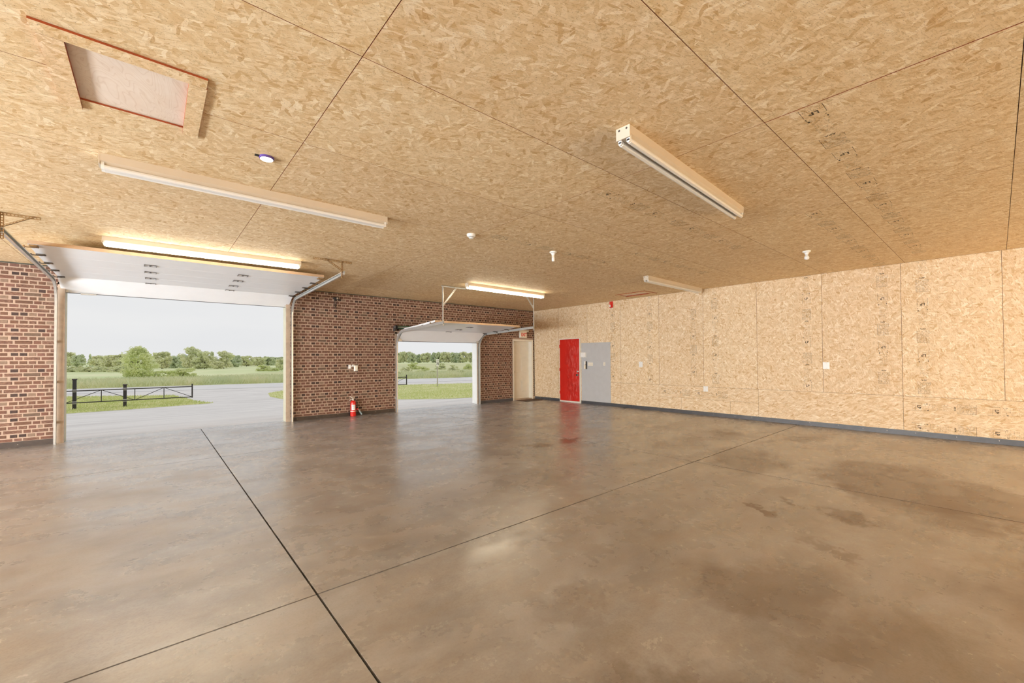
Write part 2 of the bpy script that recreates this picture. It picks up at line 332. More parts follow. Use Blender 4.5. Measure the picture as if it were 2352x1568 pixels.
# ------------------------------------------------------------------ mesh helpers
class MB:
    def __init__(s): s.v = []; s.f = []; s.mi = []; s.m = 0
    def quad(s, a, b, c, d):
        i = len(s.v); s.v += [tuple(a), tuple(b), tuple(c), tuple(d)]; s.f.append((i, i+1, i+2, i+3)); s.mi.append(s.m)
    def poly(s, pts):
        i = len(s.v); s.v += [tuple(p) for p in pts]; s.f.append(tuple(range(i, i+len(pts)))); s.mi.append(s.m)
    def box(s, x0, x1, y0, y1, z0, z1):
        i = len(s.v)
        s.v += [(x0, y0, z0), (x1, y0, z0), (x1, y1, z0), (x0, y1, z0), (x0, y0, z1), (x1, y0, z1), (x1, y1, z1), (x0, y1, z1)]
        for f in ((0, 3, 2, 1), (4, 5, 6, 7), (0, 1, 5, 4), (1, 2, 6, 5), (2, 3, 7, 6), (3, 0, 4, 7)):
            s.f.append(tuple(i+k for k in f)); s.mi.append(s.m)
        return s
    def cham(s, x0, x1, y0, y1, z0, z1, c, face='-y'):
        """box whose front face (towards -y) is chamfered by c"""
        i = len(s.v)
        s.v += [(x0, y1, z0), (x1, y1, z0), (x1, y1, z1), (x0, y1, z1),
                (x0, y0+c, z0), (x1, y0+c, z0), (x1, y0+c, z1), (x0, y0+c, z1),
                (x0+c, y0, z0+c), (x1-c, y0, z0+c), (x1-c, y0, z1-c), (x0+c, y0, z1-c)]
        for f in ((0, 1, 5, 4), (1, 2, 6, 5), (2, 3, 7, 6), (3, 0, 4, 7), (4, 5, 9, 8), (5, 6, 10, 9), (6, 7, 11, 10), (7, 4, 8, 11), (8, 9, 10, 11), (0, 3, 2, 1)):
            s.f.append(tuple(i+k for k in f)); s.mi.append(s.m)
        return s
    def tube(s, p0, p1, r0, r1=None, n=10, cap=True):
        r1 = r0 if r1 is None else r1
        p0 = Vector(p0); p1 = Vector(p1); d = (p1-p0).normalized()
        a = d.orthogonal().normalized(); b = d.cross(a); i = len(s.v)
        for p, r in ((p0, r0), (p1, r1)):
            for k in range(n):
                t = 2*math.pi*k/n; s.v.append(tuple(p+a*(r*math.cos(t))+b*(r*math.sin(t))))
        for k in range(n):
            s.f.append((i+k, i+(k+1) % n, i+n+(k+1) % n, i+n+k)); s.mi.append(s.m)
        if cap:
            s.f.append(tuple(i+k for k in reversed(range(n)))); s.mi.append(s.m)
            s.f.append(tuple(i+n+k for k in range(n))); s.mi.append(s.m)
        return s
    def path(s, pts, r, n=8):
        pts = [Vector(p) for p in pts]; i = len(s.v); prev = None
        for k, p in enumerate(pts):
            d = (pts[min(k+1, len(pts)-1)]-pts[max(k-1, 0)]).normalized()
            a = d.orthogonal().normalized() if prev is None else (prev-d*prev.dot(d)).normalized()
            prev = a; b = d.cross(a)
            for j in range(n):
                t = 2*math.pi*j/n; s.v.append(tuple(p+a*(r*math.cos(t))+b*(r*math.sin(t))))
        for k in range(len(pts)-1):
            for j in range(n):
                s.f.append((i+k*n+j, i+k*n+(j+1) % n, i+(k+1)*n+(j+1) % n, i+(k+1)*n+j)); s.mi.append(s.m)
        s.f.append(tuple(i+j for j in reversed(range(n)))); s.mi.append(s.m)
        s.f.append(tuple(i+(len(pts)-1)*n+j for j in range(n))); s.mi.append(s.m)
        return s
    def lathe(s, prof, c=(0, 0, 0), n=20, axis='z'):
        """prof: (radius, height) pairs, closed with discs at both ends"""
        i = len(s.v); cx, cy, cz = c
        for (r, h) in prof:
            for k in range(n):
                t = 2*math.pi*k/n; x, y = r*math.cos(t), r*math.sin(t)
                s.v.append((cx+x, cy+y, cz+h) if axis == 'z' else (cx+x, cy+h, cz-y) if axis == 'y' else (cx+h, cy+x, cz+y))
        for q in range(len(prof)-1):
            for k in range(n):
                s.f.append((i+q*n+k, i+q*n+(k+1) % n, i+(q+1)*n+(k+1) % n, i+(q+1)*n+k)); s.mi.append(s.m)
        s.f.append(tuple(i+k for k in reversed(range(n)))); s.mi.append(s.m)
        s.f.append(tuple(i+(len(prof)-1)*n+k for k in range(n))); s.mi.append(s.m)
        return s
    def sweep_yz(s, path, prof):
        """sweep a profile given as (x, normal offset) along a path of (y, z) points"""
        i = len(s.v); n = len(prof); P = [Vector((0, y, z)) for y, z in path]
        for k, p in enumerate(P):
            d = (P[min(k+1, len(P)-1)]-P[max(k-1, 0)]).normalized(); nn = Vector((0, -d.z, d.y))
            for (x, o) in prof: s.v.append((x, p.y+nn.y*o, p.z+nn.z*o))
        for k in range(len(P)-1):
            for j in range(n):
                s.f.append((i+k*n+j, i+k*n+(j+1) % n, i+(k+1)*n+(j+1) % n, i+(k+1)*n+j)); s.mi.append(s.m)
        s.f.append(tuple(i+j for j in reversed(range(n)))); s.mi.append(s.m)
        s.f.append(tuple(i+(len(P)-1)*n+j for j in range(n))); s.mi.append(s.m)
        return s
    def build(s, name, mats, parent=None, smooth=False, fix=False):
        me = bpy.data.meshes.new(name); me.from_pydata(s.v, [], s.f); 
        for k in ([mats] if isinstance(mats, str) else mats): me.materials.append(MATS[k])
        if any(s.mi): me.polygons.foreach_set('material_index', s.mi)
        if fix:
            b = bmesh.new(); b.from_mesh(me); bmesh.ops.recalc_face_normals(b, faces=b.faces); b.to_mesh(me); b.free()
        me.update()
        if smooth:
            me.polygons.foreach_set('use_smooth', [True]*len(me.polygons))
            try: me.set_sharp_from_angle(angle=math.radians(40))
            except Exception: pass
        o = bpy.data.objects.new(name, me); col.objects.link(o)
        if parent is not None: o.parent = parent
        return o

def tag(o, label=None, cat=None, group=None, kind=None):
    if label: o['label'] = label
    if cat: o['category'] = cat
    if group: o['group'] = group
    if kind: o['kind'] = kind
    return o
def thing(name, label, cat, loc=(0, 0, 0), rotz=0.0, group=None, kind=None):
    o = bpy.data.objects.new(name, None); o.empty_display_size = 0.1; col.objects.link(o)
    o.location = loc; o.rotation_euler = (0, 0, rotz)
    return tag(o, label, cat, group, kind)
def bx(name, mat, parent, *b):
    return MB().box(*b).build(name, mat, parent)
def share(o, parent, loc=None, name=None):
    c = bpy.data.objects.new(name or o.name.split('.')[0], o.data); col.objects.link(c); c.parent = parent
    if loc is not None: c.location = loc
    return c
def copy_tree(o, parent=None):
    c = o.copy(); col.objects.link(c); c.parent = parent
    for ch in o.children:
        if not ch.name.startswith('hanging_chain'): copy_tree(ch, c)
    return c
def text_mesh(body, size, bold=0.0, extrude=0.0):
    """letters as a mesh in the xz plane, facing -y, centred on the origin"""
    cu = bpy.data.curves.new('letters', 'FONT'); cu.body = body; cu.size = size; cu.align_x = 'CENTER'; cu.align_y = 'CENTER'
    cu.offset = bold; cu.extrude = extrude; cu.resolution_u = 3
    o = bpy.data.objects.new('letters', cu); col.objects.link(o)
    dg = bpy.context.evaluated_depsgraph_get(); dg.update()
    me = bpy.data.meshes.new_from_object(o.evaluated_get(dg))
    vs_ = [(v.co.x, -v.co.z, v.co.y) for v in me.vertices]; fs = [tuple(p.vertices) for p in me.polygons]
    bpy.data.objects.remove(o); bpy.data.curves.remove(cu); bpy.data.meshes.remove(me)
    return vs_, fs
def add_text(mb, body, size, at=(0, 0, 0), bold=0.0, sx=1.0, map3=None):
    v, f = text_mesh(body, size, bold); i = len(mb.v)
    for p in v:
        q = (p[0]*sx+at[0], p[1]+at[1], p[2]+at[2]); mb.v.append(map3(q) if map3 else q)
    for k in f: mb.f.append(tuple(i+j for j in k)); mb.mi.append(mb.m)
def edge_box(mb, x0, x1, y0, y1, z0, z1, faces):
    """box whose listed faces keep material 0 and whose cut edges take material 1"""
    n0 = len(mb.f); mb.box(x0, x1, y0, y1, z0, z1)
    for k, nm in enumerate(('z0', 'z1', 'y0', 'x1', 'y1', 'x0')):
        mb.mi[n0+k] = 0 if nm in faces else 1
def rect_minus(x0, x1, y0, y1, holes):
    """cells of a rectangle with rectangular holes cut out"""
    xs = sorted({x0, x1, *[min(max(v, x0), x1) for h in holes for v in h[:2]]})
    ys = sorted({y0, y1, *[min(max(v, y0), y1) for h in holes for v in h[2:]]})
    out_ = []
    for a, b in zip(xs, xs[1:]):
        for c, d in zip(ys, ys[1:]):
            mx, my = (a+b)/2, (c+d)/2
            if not any(h[0] < mx < h[1] and h[2] < my < h[3] for h in holes): out_.append((a, b, c, d))
    return out_
R = random.Random(7)

# ================================================================== STRUCTURE
# ---- floor: slabs between saw-cut joints
fl = MB().box(XL, W+0.2, YB, 11.05, -0.30, -0.035).build('floor', 'joint_dark')
tag(fl, 'grey stained concrete floor with saw cut joints', 'floor', kind='structure')
fx = [XL, -8.9, -4.08, 0.765, 5.61, W+0.2]; fy = [YB, -6.9, -2.1, 2.726, 7.55, 11.05]; g = 0.0065
for a, b in zip(fx, fx[1:]):
    for c, d in zip(fy, fy[1:]):
        gg = g if d != 7.55 and c != 7.55 else g
        bx('slab', 'concrete', fl, a+g, b-g, c+g, d-g, -0.06, 0.0)

# ---- ceiling boards
HATCH = [(-0.36, 0.155, 3.135, 3.79), (9.42, 9.80, 5.85, 6.59)]
ce = MB().box(XL, W+0.2, YB, D+0.25, H+0.021, H+0.25).build('ceiling', 'gap_brown')
tag(ce, 'board ceiling of pressed wood strand sheets with open seams', 'ceiling', kind='structure')
cxs = [XL, -8.9, -6.45, -4.01, -1.57, 0.87, 3.31, 5.73, 8.16, W]; cys = [YB, -7.38, -6.17, -4.96, -3.75, -2.54, -1.33, -0.12, 1.06, 2.262, 3.47, 4.68, 5.91, 7.115, 8.32, 9.53, D]
for a, b in zip(cxs, cxs[1:]):
    for c, d in zip(cys, cys[1:]):
        mb = MB(); ga, gb = 0.0022, 0.0022
        if abs(a-3.31) < .01 and d < 1.2: ga = 0.006
        for (p, q_, r_, s_) in rect_minus(a+ga, b-gb, c+0.0020, d-0.0020, HATCH): edge_box(mb, p, q_, r_, s_, H, H+0.012, ('z0', 'z1'))
        mb.build('panel', ['osb_ceiling', 'edge_sealer'], ce)

# ---- right wall of boards
wr = MB().box(W+0.02, W+0.22, YB, D+0.25, -0.05, H+0.02).build('wall_right', 'gap_brown')
tag(wr, 'long right wall lined with pale pressed wood strand boards', 'wall', kind='structure')
RD = (8.602, 9.502, 0.0, 2.063)   # red door opening
wys = [YB, -7.3, -6.1, -4.9, -3.69, -2.48, -1.27, -0.068, 1.123, 2.305, 3.511, 4.713, 5.902, 7.115, 8.338, 9.553, D]
ZS = 0.70
PANELS = {}
for c, d in zip(wys, wys[1:]):
    lo = ZS if d < 8.4 else 0.0
    mb = MB()
    for (p, q_, r_, s_) in rect_minus(c+0.0022, d-0.0022, lo+0.002, H-0.002, [RD]): edge_box(mb, W, W+0.012, p, q_, r_, s_, ('x0', 'x1'))
    PANELS[round(c, 2)] = mb.build('panel', ['osb_wall', 'edge_sealer'], wr)
low = [(YB, -5.5, 0, ZS), (-5.5, -3.1, 0, ZS), (-3.1, -1.27, 0, ZS), (-1.27, 1.123, 0, ZS), (1.123, 3.50, 0, ZS), (3.50, 5.92, 0.39, ZS), (3.50, 4.105, 0, .39), (4.105, 5.30, 0, .39), (5.30, 5.92, 0, .39), (5.92, 7.115, 0, ZS), (7.115, 8.338, 0, ZS)]
LOWP = {}
for (c, d, e, f_) in low:
    LOWP[c] = bx('panel', 'osb_wall_low', wr, W, W+0.012, c+0.0022, d-0.0022, e+0.001, f_-0.002)

# ---- unseen walls: the left one has added openings to let in daylight
mb = MB()
ADDED_BAYS = [(-7.6, -3.6, -.05, 2.72), (-2.8, 1.2, -.05, 2.72), (2.0, 6.0, -.05, 2.72), (6.6, 10.4, -.05, 2.72)]
for (a, b, c, d) in rect_minus(YB-0.2, D, -0.05, H+0.02, ADDED_BAYS): mb.box(XL-0.2, XL, a, b, c, d)
tag(mb.build('wall_left', 'osb_wall', None), 'board lined left wall with added open bays for daylight outside the view', 'wall', kind='structure')
tag(bx('wall_back', 'osb_wall', None, XL, W+0.22, YB-0.2, YB, -0.05, H+0.02), 'board lined back wall behind the viewer', 'wall', kind='structure')

# ---- front wall of small faux bricks
O1 = (-1.275, 2.425, -0.05, 2.83)      # large overhead door
O2 = (5.005, 7.86, -0.05, 2.17)        # small overhead door
O3 = (9.30, 10.155, -0.05, 2.035)      # white door recess
mb = MB()
for (a, b, c, d) in rect_minus(XL-0.2, W+0.22, -0.05, H+0.02, [O1, O2, O3]): mb.box(a, b, D, D+0.25, c, d)
wf = mb.build('wall_front', 'mortar')
tag(wf, 'front wall of small red brown bricks with two wide openings', 'wall', kind='structure')
TILE = [  # (from, to, kind) in mm within a 520 mm repeat, one list per course, from the top down
    [(0, 84, 'D'), (104, 185, 'r'), (205, 288, 'l'), (306, 385, 'D'), (404, 484, 'r')],
    [(-65, 128, 'm'), (145, 333, 'g'), (350, 433, 'r')],
    [(2, 84, 'D'), (101, 182, 'o'), (205, 280, 'b'), (303, 382, 'g'), (400, 486, 'l')],
    [(44, 238, 'b'), (255, 339, 'r'), (353, 538, 'm')],
    [(-20, 80, 'o'), (97, 188, 'm'), (208, 292, 'o'), (312, 366, 'l'), (386, 480, 'b')],
    [(-70, 131, 'm'), (151, 232, 'r'), (247, 430, 'm')],
    [(3, 82, 'D'), (101, 182, 'D'), (200, 282, 'l'), (299, 386, 'o'), (404, 484, 'b')],
    [(50, 130, 'o'), (149, 328, 'm'), (347, 548, 'r')],
    [(-9, 80, 'b'), (97, 182, 'b'), (203, 282, 'm'), (304, 384, 'd'), (400, 484, 'l')],
    [(-64, 36, 'o'), (52, 248, 'm'), (260, 436, 'r')]]
KIND = {'D': 'brick_dark', 'd': 'brick_brown', 'r': 'brick_red', 'b': 'brick_brown', 'o': 'brick_rose', 'l': 'brick_light', 'g': 'brick_grey', 'm': 'brick_mottled'}
KN = ['brick_red', 'brick_brown', 'brick_rose', 'brick_dark', 'brick_light', 'brick_grey', 'brick_mottled']
PITCH_Z, BH, PROUD = 0.0683, 0.0495, 0.004
def proj(x, y, z):
    d = Vector((x, y, z-HC)); k = d.dot(FWD)
    return (IMW/2+F_PX*d.dot(RGT)/k, CY-F_PX*d.dot(UPV)/k) if k > 0.01 else (-1e5, -1e5)
bricks = []
nrow = int((H-0.02)/PITCH_Z)+2
for row in range(-8, nrow):
    zc = 2.645-row*PITCH_Z
    z0, z1 = zc-BH/2, zc+BH/2
    z1 = min(z1, H-0.022); z0 = max(z0, 0.10)
    if z1-z0 < 0.015 or zc < 0.05: continue
    for t0 in range(-4, 26):
        for (a, b, k) in TILE[row % 10]:
            xa = -1.803+t0*0.52+a/1000; xb = xa+(b-a)/1000
            segs = [(max(xa, -3.9), min(xb, W-0.012))]
            for (p, q_, r_, s_) in (O1, O2, (9.25, 10.21, -1, 2.085)):
                if z0 < s_ and z1 > r_:
                    ns = []
                    for (u, v_) in segs:
                        if v_ <= p or u >= q_: ns.append((u, v_))
                        else:
                            if u < p: ns.append((u, p))
                            if v_ > q_: ns.append((q_, v_))
                    segs = ns
            for (u, v_) in segs:
                if v_-u > 0.014:
                    j = R.uniform(-0.0015, 0.0015)
                    bricks.append((u, v_, z0+j, z1+j, KIND[k]))
# rows are clipped to the band between ceiling strip and base strip
bricks = [b for b in bricks if b[3] <= H-0.018 and b[2] > 0.06]
def shown(b):
    x, y = proj((b[0]+b[1])/2, D, (b[2]+b[3])/2)
    if not (0 < x < IMW and 0 < y < IMH): return 0
    if 130 < x < 150: return 0
    p, q_ = proj(b[0], D, b[2]), proj(b[1], D, b[3]); return abs((p[0]-q_[0])*(p[1]-q_[1]))
order = sorted(range(len(bricks)), key=lambda i: -shown(bricks[i]))
big = set(order[:300])
cache = {}
rest = MB()
for i, (x0, x1, z0, z1, k) in enumerate(bricks):
    if i in big:
        key = (round(x1-x0, 3), round(z1-z0, 3), k)
        if key not in cache:
            o = MB().cham(0, x1-x0, -PROUD, 0, 0, z1-z0, 0.0025).build('brick', k, wf); cache[key] = o
        else: o = share(cache[key], wf, name='brick')
        o.location = (x0, D, z0)
    else:
        rest.m = KN.index(k); rest.cham(x0, x1, D-PROUD, D, z0, z1, 0.0025)
o = rest.build('brick_field', KN, wf); o['kind'] = 'stuff'

tag(bx('trim_1', 'trim_dark', None, XL, W-0.004, D-0.012, D, H-0.018, H), 'dark green strip along the top of the brick wall', 'trim', kind='structure')
tag(bx('trim_2', 'trim_dark', None, W-0.012, W-0.001, D-0.010, D, 0.10, H-0.02), 'dark strip up the corner between brick and board walls', 'trim', kind='structure')

def baseboard(name, mat, p0, p1, h, label, axis, step, seed):
    rr = random.Random(seed); n = max(2, int((p1-p0)/0.25))
    mb = MB()
    xs = [p0+(p1-p0)*i/n for i in range(n+1)]; off = [0.007+rr.uniform(0, 0.004) for _ in xs]
    for i in range(n):   # slightly wavy rubber strip
        a, b, u, v_ = xs[i], xs[i+1], off[i], off[i+1]
        if axis == 'x':
            q0 = lambda x, d, z: (x, D-PROUD-d, z); back = lambda x, z: (x, D, z)
        else:
            q0 = lambda x, d, z: (W-d, x, z); back = lambda x, z: (W, x, z)
        mb.quad(q0(a, u+.004, 0), q0(b, v_+.004, 0), q0(b, v_, h), q0(a, u, h))
        mb.quad(q0(a, u, h), q0(b, v_, h), back(b, h), back(a, h))
        if i in (0, n-1):
            e = a if i == 0 else b; d_ = u if i == 0 else v_
            mb.quad(q0(e, d_+.004, 0), q0(e, d_, h), back(e, h), back(e, 0))
    o = mb.build(name, mat, None); tag(o, label, 'baseboard', kind='structure')
    s = None; x = p0+0.12
    while x < p1-0.05:
        loc = (x, D-PROUD-0.0105, h*rr.uniform(.45, .75)) if axis == 'x' else (W-0.0105, x, h*rr.uniform(.45, .75))
        if s is None:
            s = MB().lathe([(0.007, 0.003), (0.007, -0.001), (0.004, -0.003)], n=8, axis='y' if axis == 'x' else 'x').build('screw', 'chrome', o); s.location = loc
        else: share(s, o, loc, 'screw')
        x += step*rr.uniform(.8, 1.2)
baseboard('baseboard_front', 'rubber_brown', -3.9, -1.30, 0.095, 'dark rubber base strip left of the large garage door', 'x', .5, 1)
baseboard('baseboard_front', 'rubber_brown', 2.445, 4.995, 0.092, 'dark rubber base strip behind the fire extinguisher', 'x', .45, 2)
baseboard('baseboard_front', 'rubber_grey', 7.875, 9.25, 0.09, 'grey rubber base strip between small garage door and white door', 'x', .45, 3)
baseboard('baseboard_right', 'rubber_grey', YB+.02, 8.59, 0.088, 'long dark grey rubber base strip under the board wall', 'y', .42, 4)
baseboard('baseboard_right', 'rubber_grey', 9.515, D-0.03, 0.088, 'short grey rubber base strip between red door and corner', 'y', .4, 5)

# ================================================================== OVERHEAD DOORS
def slotted(mb, p0, p1, wdir, width=0.032, th=0.003, step=0.028):
    """perforated angle: two rails and rungs, real holes, plus a plain second flange"""
    p0, p1, wd = Vector(p0), Vector(p1), Vector(wdir).normalized(); d = (p1-p0); L = d.length; d.normalize(); nn = d.cross(wd).normalized()
    def bar(a, b, c, e):
        pts = [p0+d*u+wd*v_+nn*s_ for s_ in (0, th) for (u, v_) in ((a, c), (b, c), (b, e), (a, e))]
        i = len(mb.v); mb.v += [tuple(p) for p in pts]
        for f in ((0, 3, 2, 1), (4, 5, 6, 7), (0, 1, 5, 4), (1, 2, 6, 5), (2, 3, 7, 6), (3, 0, 4, 7)): mb.f.append(tuple(i+k for k in f)); mb.mi.append(0)
    r = width*0.30
    bar(0, L, 0, r); bar(0, L, width-r, width)
    n = max(2, int(L/step))
    for k in range(n+1):
        u = (L-0.009)*k/n; bar(u, u+0.009, r, width-r)
    # second flange
    pts = [p0, p0+d*L, p0+d*L+nn*width*.8, p0+nn*width*.8]
    for s_ in (0, 1):
        pass
    i = len(mb.v); mb.v += [tuple(p+wd*s_) for s_ in (0, -th) for p in pts]
    for f in ((0, 3, 2, 1), (4, 5, 6, 7), (0, 1, 5, 4), (1, 2, 6, 5), (2, 3, 7, 6), (3, 0, 4, 7)): mb.f.append(tuple(i+k for k in f)); mb.mi.append(0)

def garage_door(name, label, xl, xr, prof, track, hinge_cols, jamb_l, jamb_r, head, trk_gap=0.035, casing='white_paint'):
    root = thing(name, label, 'garage door', ((xl+xr)/2, D, 0), kind='structure'); ox, oy = (xl+xr)/2, D
    T = 0.045
    def L(p): return (p[0]-ox, p[1]-oy, p[2])
    for k in range(len(prof)-1):
        (ya, za), (yb, zb) = prof[k], prof[k+1]
        d = Vector((0, yb-ya, zb-za)).normalized(); n = Vector((0, -d.z, d.y))
        if n.z < 0: n = -n
        gpx = 0.002
        mb = MB(); a = Vector((0, ya, za))+d*gpx; b = Vector((0, yb, zb))-d*gpx
        i0 = []
        for x in (xl, xr):
            i0 += [Vector((x, a.y, a.z)), Vector((x, b.y, b.z)), Vector((x, b.y, b.z))+n*T, Vector((x, a.y, a.z))+n*T]
        mb.v = [L(p) for p in i0]; mb.f = [(0, 1, 2, 3), (7, 6, 5, 4), (0, 4, 5, 1), (1, 5, 6, 2), (2, 6, 7, 3), (3, 7, 4, 0)]; mb.mi = [0]*6
        sec = mb.build('section', 'door_white', root, fix=True)
        # pressed ribs on the inner face
        rb = MB(); Ls = (b-a).length
        for fr in (0.2, 0.4, 0.6, 0.8):
            c = a+d*(Ls*fr); c2 = c+d*0.006
            for (p, q_) in ((c, c2),):
                v0 = [(xl+.06, p), (xr-.06, p), (xr-.06, q_), (xl+.06, q_)]
                pts = [Vector((x, e.y, e.z))-n*0.0015 for x, e in v0]; rb.quad(*[L(p_) for p_ in pts])
        rb.build('rib', 'door_white', sec)
        if k == 0:             # top edge of the leaf, its shade put in as a tan strip
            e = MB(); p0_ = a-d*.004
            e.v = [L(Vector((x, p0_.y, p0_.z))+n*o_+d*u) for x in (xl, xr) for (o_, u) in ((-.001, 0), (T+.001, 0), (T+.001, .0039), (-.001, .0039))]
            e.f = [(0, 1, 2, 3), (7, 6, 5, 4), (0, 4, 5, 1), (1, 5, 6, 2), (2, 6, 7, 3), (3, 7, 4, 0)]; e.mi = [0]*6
            e.build('shaded_edge', 'edge_shade', sec, fix=True)
        if k == len(prof)-2:   # bottom seal and end brackets
            s = MB(); e = Vector((0, yb, zb))
            s.v = [L(Vector((x, e.y, e.z))+n*o_+d*u) for x in (xl, xr) for (o_, u) in ((0, 0), (T, 0), (T, .018), (0, .018))]
            s.f = [(0, 1, 2, 3), (7, 6, 5, 4), (0, 4, 5, 1), (1, 5, 6, 2), (2, 6, 7, 3), (3, 7, 4, 0)]; s.mi = [0]*6
            s.build('bottom_seal', 'steel_dark', sec, fix=True)
    # hinges on each joint, centre columns and both ends
    cen = None; end = {}
    for k in range(1, len(prof)-1):
        y, z = prof[k]
        for hx in hinge_cols:
            if cen is None:
                h = MB(); h.box(-.075, .075, -.075, -.069, -.010, 0.0); h.box(-.075, .075, .069, .075, -.004, 0); h.box(-.075, -.069, -.069, .069, -.010, 0); h.box(.069, .075, -.069, .069, -.010, 0)
                h.box(-.012, .012, -.069, .069, -.005, -.001)
                cen = h.build('hinge', 'steel_dark', root); cen.location = L((hx, y, z))
            else: share(cen, root, L((hx, y, z)), 'hinge')
        for sgn, x in ((-1, xl), (1, xr)):
            if sgn not in end:
                h = MB(); h.box(-.09*sgn if sgn > 0 else 0, 0 if sgn > 0 else .09, -.034, -.026, -.016, 0); h.box(-.09 if sgn > 0 else 0, 0 if sgn > 0 else .09, .02, .028, -.016, 0)
                h.box(-.055 if sgn > 0 else .02, -.02 if sgn > 0 else .055, -.03, .03, -.02, -.002)
                h.tube((-.05*sgn, 0, -.018), (.055*sgn, 0, -.018), .007, n=6); h.tube((.040*sgn, 0, -.018), (.056*sgn, 0, -.018), .021, n=12)
                e = h.build('roller_hinge', 'steel_dark', root); e.location = L((x, y, z)); end[sgn] = e
            else: share(end[sgn], root, L((x, y, z)), 'roller_hinge')
    # top and bottom corner brackets
    y, z = prof[0]
    for sgn, x in ((-1, xl), (1, xr)):
        h = MB(); a, b = (x-.085, x-.01) if sgn > 0 else (x+.01, x+.085)
        h.box(a, b, y+.03, y+.15, z-.022, z-.003); h.tube(((a+b)/2, y+.14, z-.02), (x+.055*sgn, y+.14, z-.02), .007, n=6); h.tube((x+.04*sgn, y+.14, z-.02), (x+.056*sgn, y+.14, z-.02), .021, n=12)
        h.v = [L(p) for p in h.v]; h.build('top_bracket', 'angle_iron', root)
        y2, z2 = prof[-1]; h = MB(); h.box(x-.09 if sgn > 0 else x, x if sgn > 0 else x+.09, y2-.07, y2-.02, z2-.004, z2+.05); h.tube((x-.05*sgn, y2-.05, z2+.02), (x+.05*sgn, y2-.05, z2+.02), .008, n=8)
        h.v = [L(p) for p in h.v]; h.build('bottom_bracket', 'galvanised', root)
    # tracks
    for sgn, x in ((-1, xl-trk_gap), (1, xr+trk_gap)):
        s_ = sgn
        prf = [(0, -.027), (0, .027), (-.022*s_, .027), (-.022*s_, .018), (-.026*s_, .018), (-.026*s_, .031), (.004*s_, .031), (.004*s_, -.031), (-.026*s_, -.031), (-.026*s_, -.018), (-.022*s_, -.018), (-.022*s_, -.027)]
        mb = MB(); mb.sweep_yz([(y_-oy, z_) for y_, z_ in track], [(x+.02*s_-ox+px, o_) for px, o_ in prf]); t_ = mb.build('track', 'galvanised', root, fix=True)
        # jamb clips
        c = MB()
        for zc in (0.35, 1.05, 1.75):
            c.box(x+.024*s_-.003-ox, x+.024*s_+.003-ox, track[-1][0]-oy-.02, D-.0045-oy, zc, zc+.045)
        c.build('track_clip', 'galvanised', t_)
    # timber frame in the wall opening
    fr = MB(); o_ = jamb_l; fr.box(o_[0]-ox, o_[1]-ox, 0.0, 0.05, 0, head[1]); fr.box(jamb_r[0]-ox, jamb_r[1]-ox, 0.0, 0.05, 0, head[1]); fr.box(o_[0]-ox, jamb_r[1]-ox, 0, .05, head[0], head[1])
    fr.build('frame', 'jamb_wood', root)
    rv = MB(); rv.box(o_[0]-ox, o_[1]-ox-.004, 0.051, 0.30, 0, head[1]); rv.box(jamb_r[0]-ox+.004, jamb_r[1]-ox, 0.051, 0.30, 0, head[1]); rv.box(o_[0]-ox, jamb_r[1]-ox, .051, .30, head[0], head[1])
    rv.build('outer_casing', casing, root)
    return root, L

tr1 = [(7.19, 2.895), (8.0, 2.875), (9.2, 2.848), (10.15, 2.826)]
def curve(a, c, r, n=7):   # quarter bend from the horizontal run to the vertical one
    return [(a[0]+r*math.sin(t), a[1]-r*(1-math.cos(t))) for t in [math.pi/2*i/n for i in range(1, n+1)]]
tr1 += curve((10.30, 2.823), None, 0.36)
tr1 += [(10.66, 2.0), (10.66, 1.0), (10.66, 0.0)]
d1, L1 = garage_door('door_1', 'large white overhead garage door folded up under the ceiling', -1.24, 2.40,
    [(8.13, 2.955), (8.70, 2.930), (9.26, 2.915), (9.83, 2.900), (10.40, 2.885), (10.84, 2.665)], tr1, (-0.04, 1.20),
    (-1.275, -1.185), (2.335, 2.425), (2.79, 2.83), casing='casing_olive')
# handle on the bottom rail
bx('lift_handle', 'galvanised', d1, *[v for v in (-1.00-0.58, -0.80-0.58)], 10.80-D, 10.84-D, 2.640, 2.664)
for sx, (xa, xb, xv, bz, xbr) in ((1, (1.957, 2.584, 2.40, 2.80, 2.127)), (-1, (-1.62, -0.994, -1.30, 2.80, -1.04))):
    hg = MB(); 
    slotted(hg, L1((xa, 7.21, H-.001)), L1((xb, 7.21, H-.001)), (0, 0, -1)); 
    ho = hg.build('hanger', 'angle_iron', d1)
    hv = MB(); slotted(hv, L1((xv, 7.206, H-.002)), L1((xv, 7.206, bz)), (1, 0, 0)); hv.build('upright_angle', 'angle_iron', ho)
    hb = MB(); slotted(hb, L1((xbr, 7.202, H-.006)), L1((xv+.03*sx, 7.202, 2.905)), (0.35, 0, .6*sx*sx)); hb.build('brace', 'angle_iron', ho)
tr2 = [(8.20, 2.262), (9.3, 2.222), (10.05, 2.196)] + curve((10.25, 2.19), None, 0.40) + [(10.65, 1.2), (10.65, 0.5), (10.65, 0.0)]
d2, L2 = garage_door('door_2', 'smaller white overhead garage door raised on hung tracks', 5.07, 7.76,
    [(8.69, 2.305), (9.23, 2.270), (9.76, 2.237), (10.30, 2.207), (10.70, 1.925)], tr2, (6.44,),
    (5.005, 5.078), (7.79, 7.86), (2.13, 2.17))
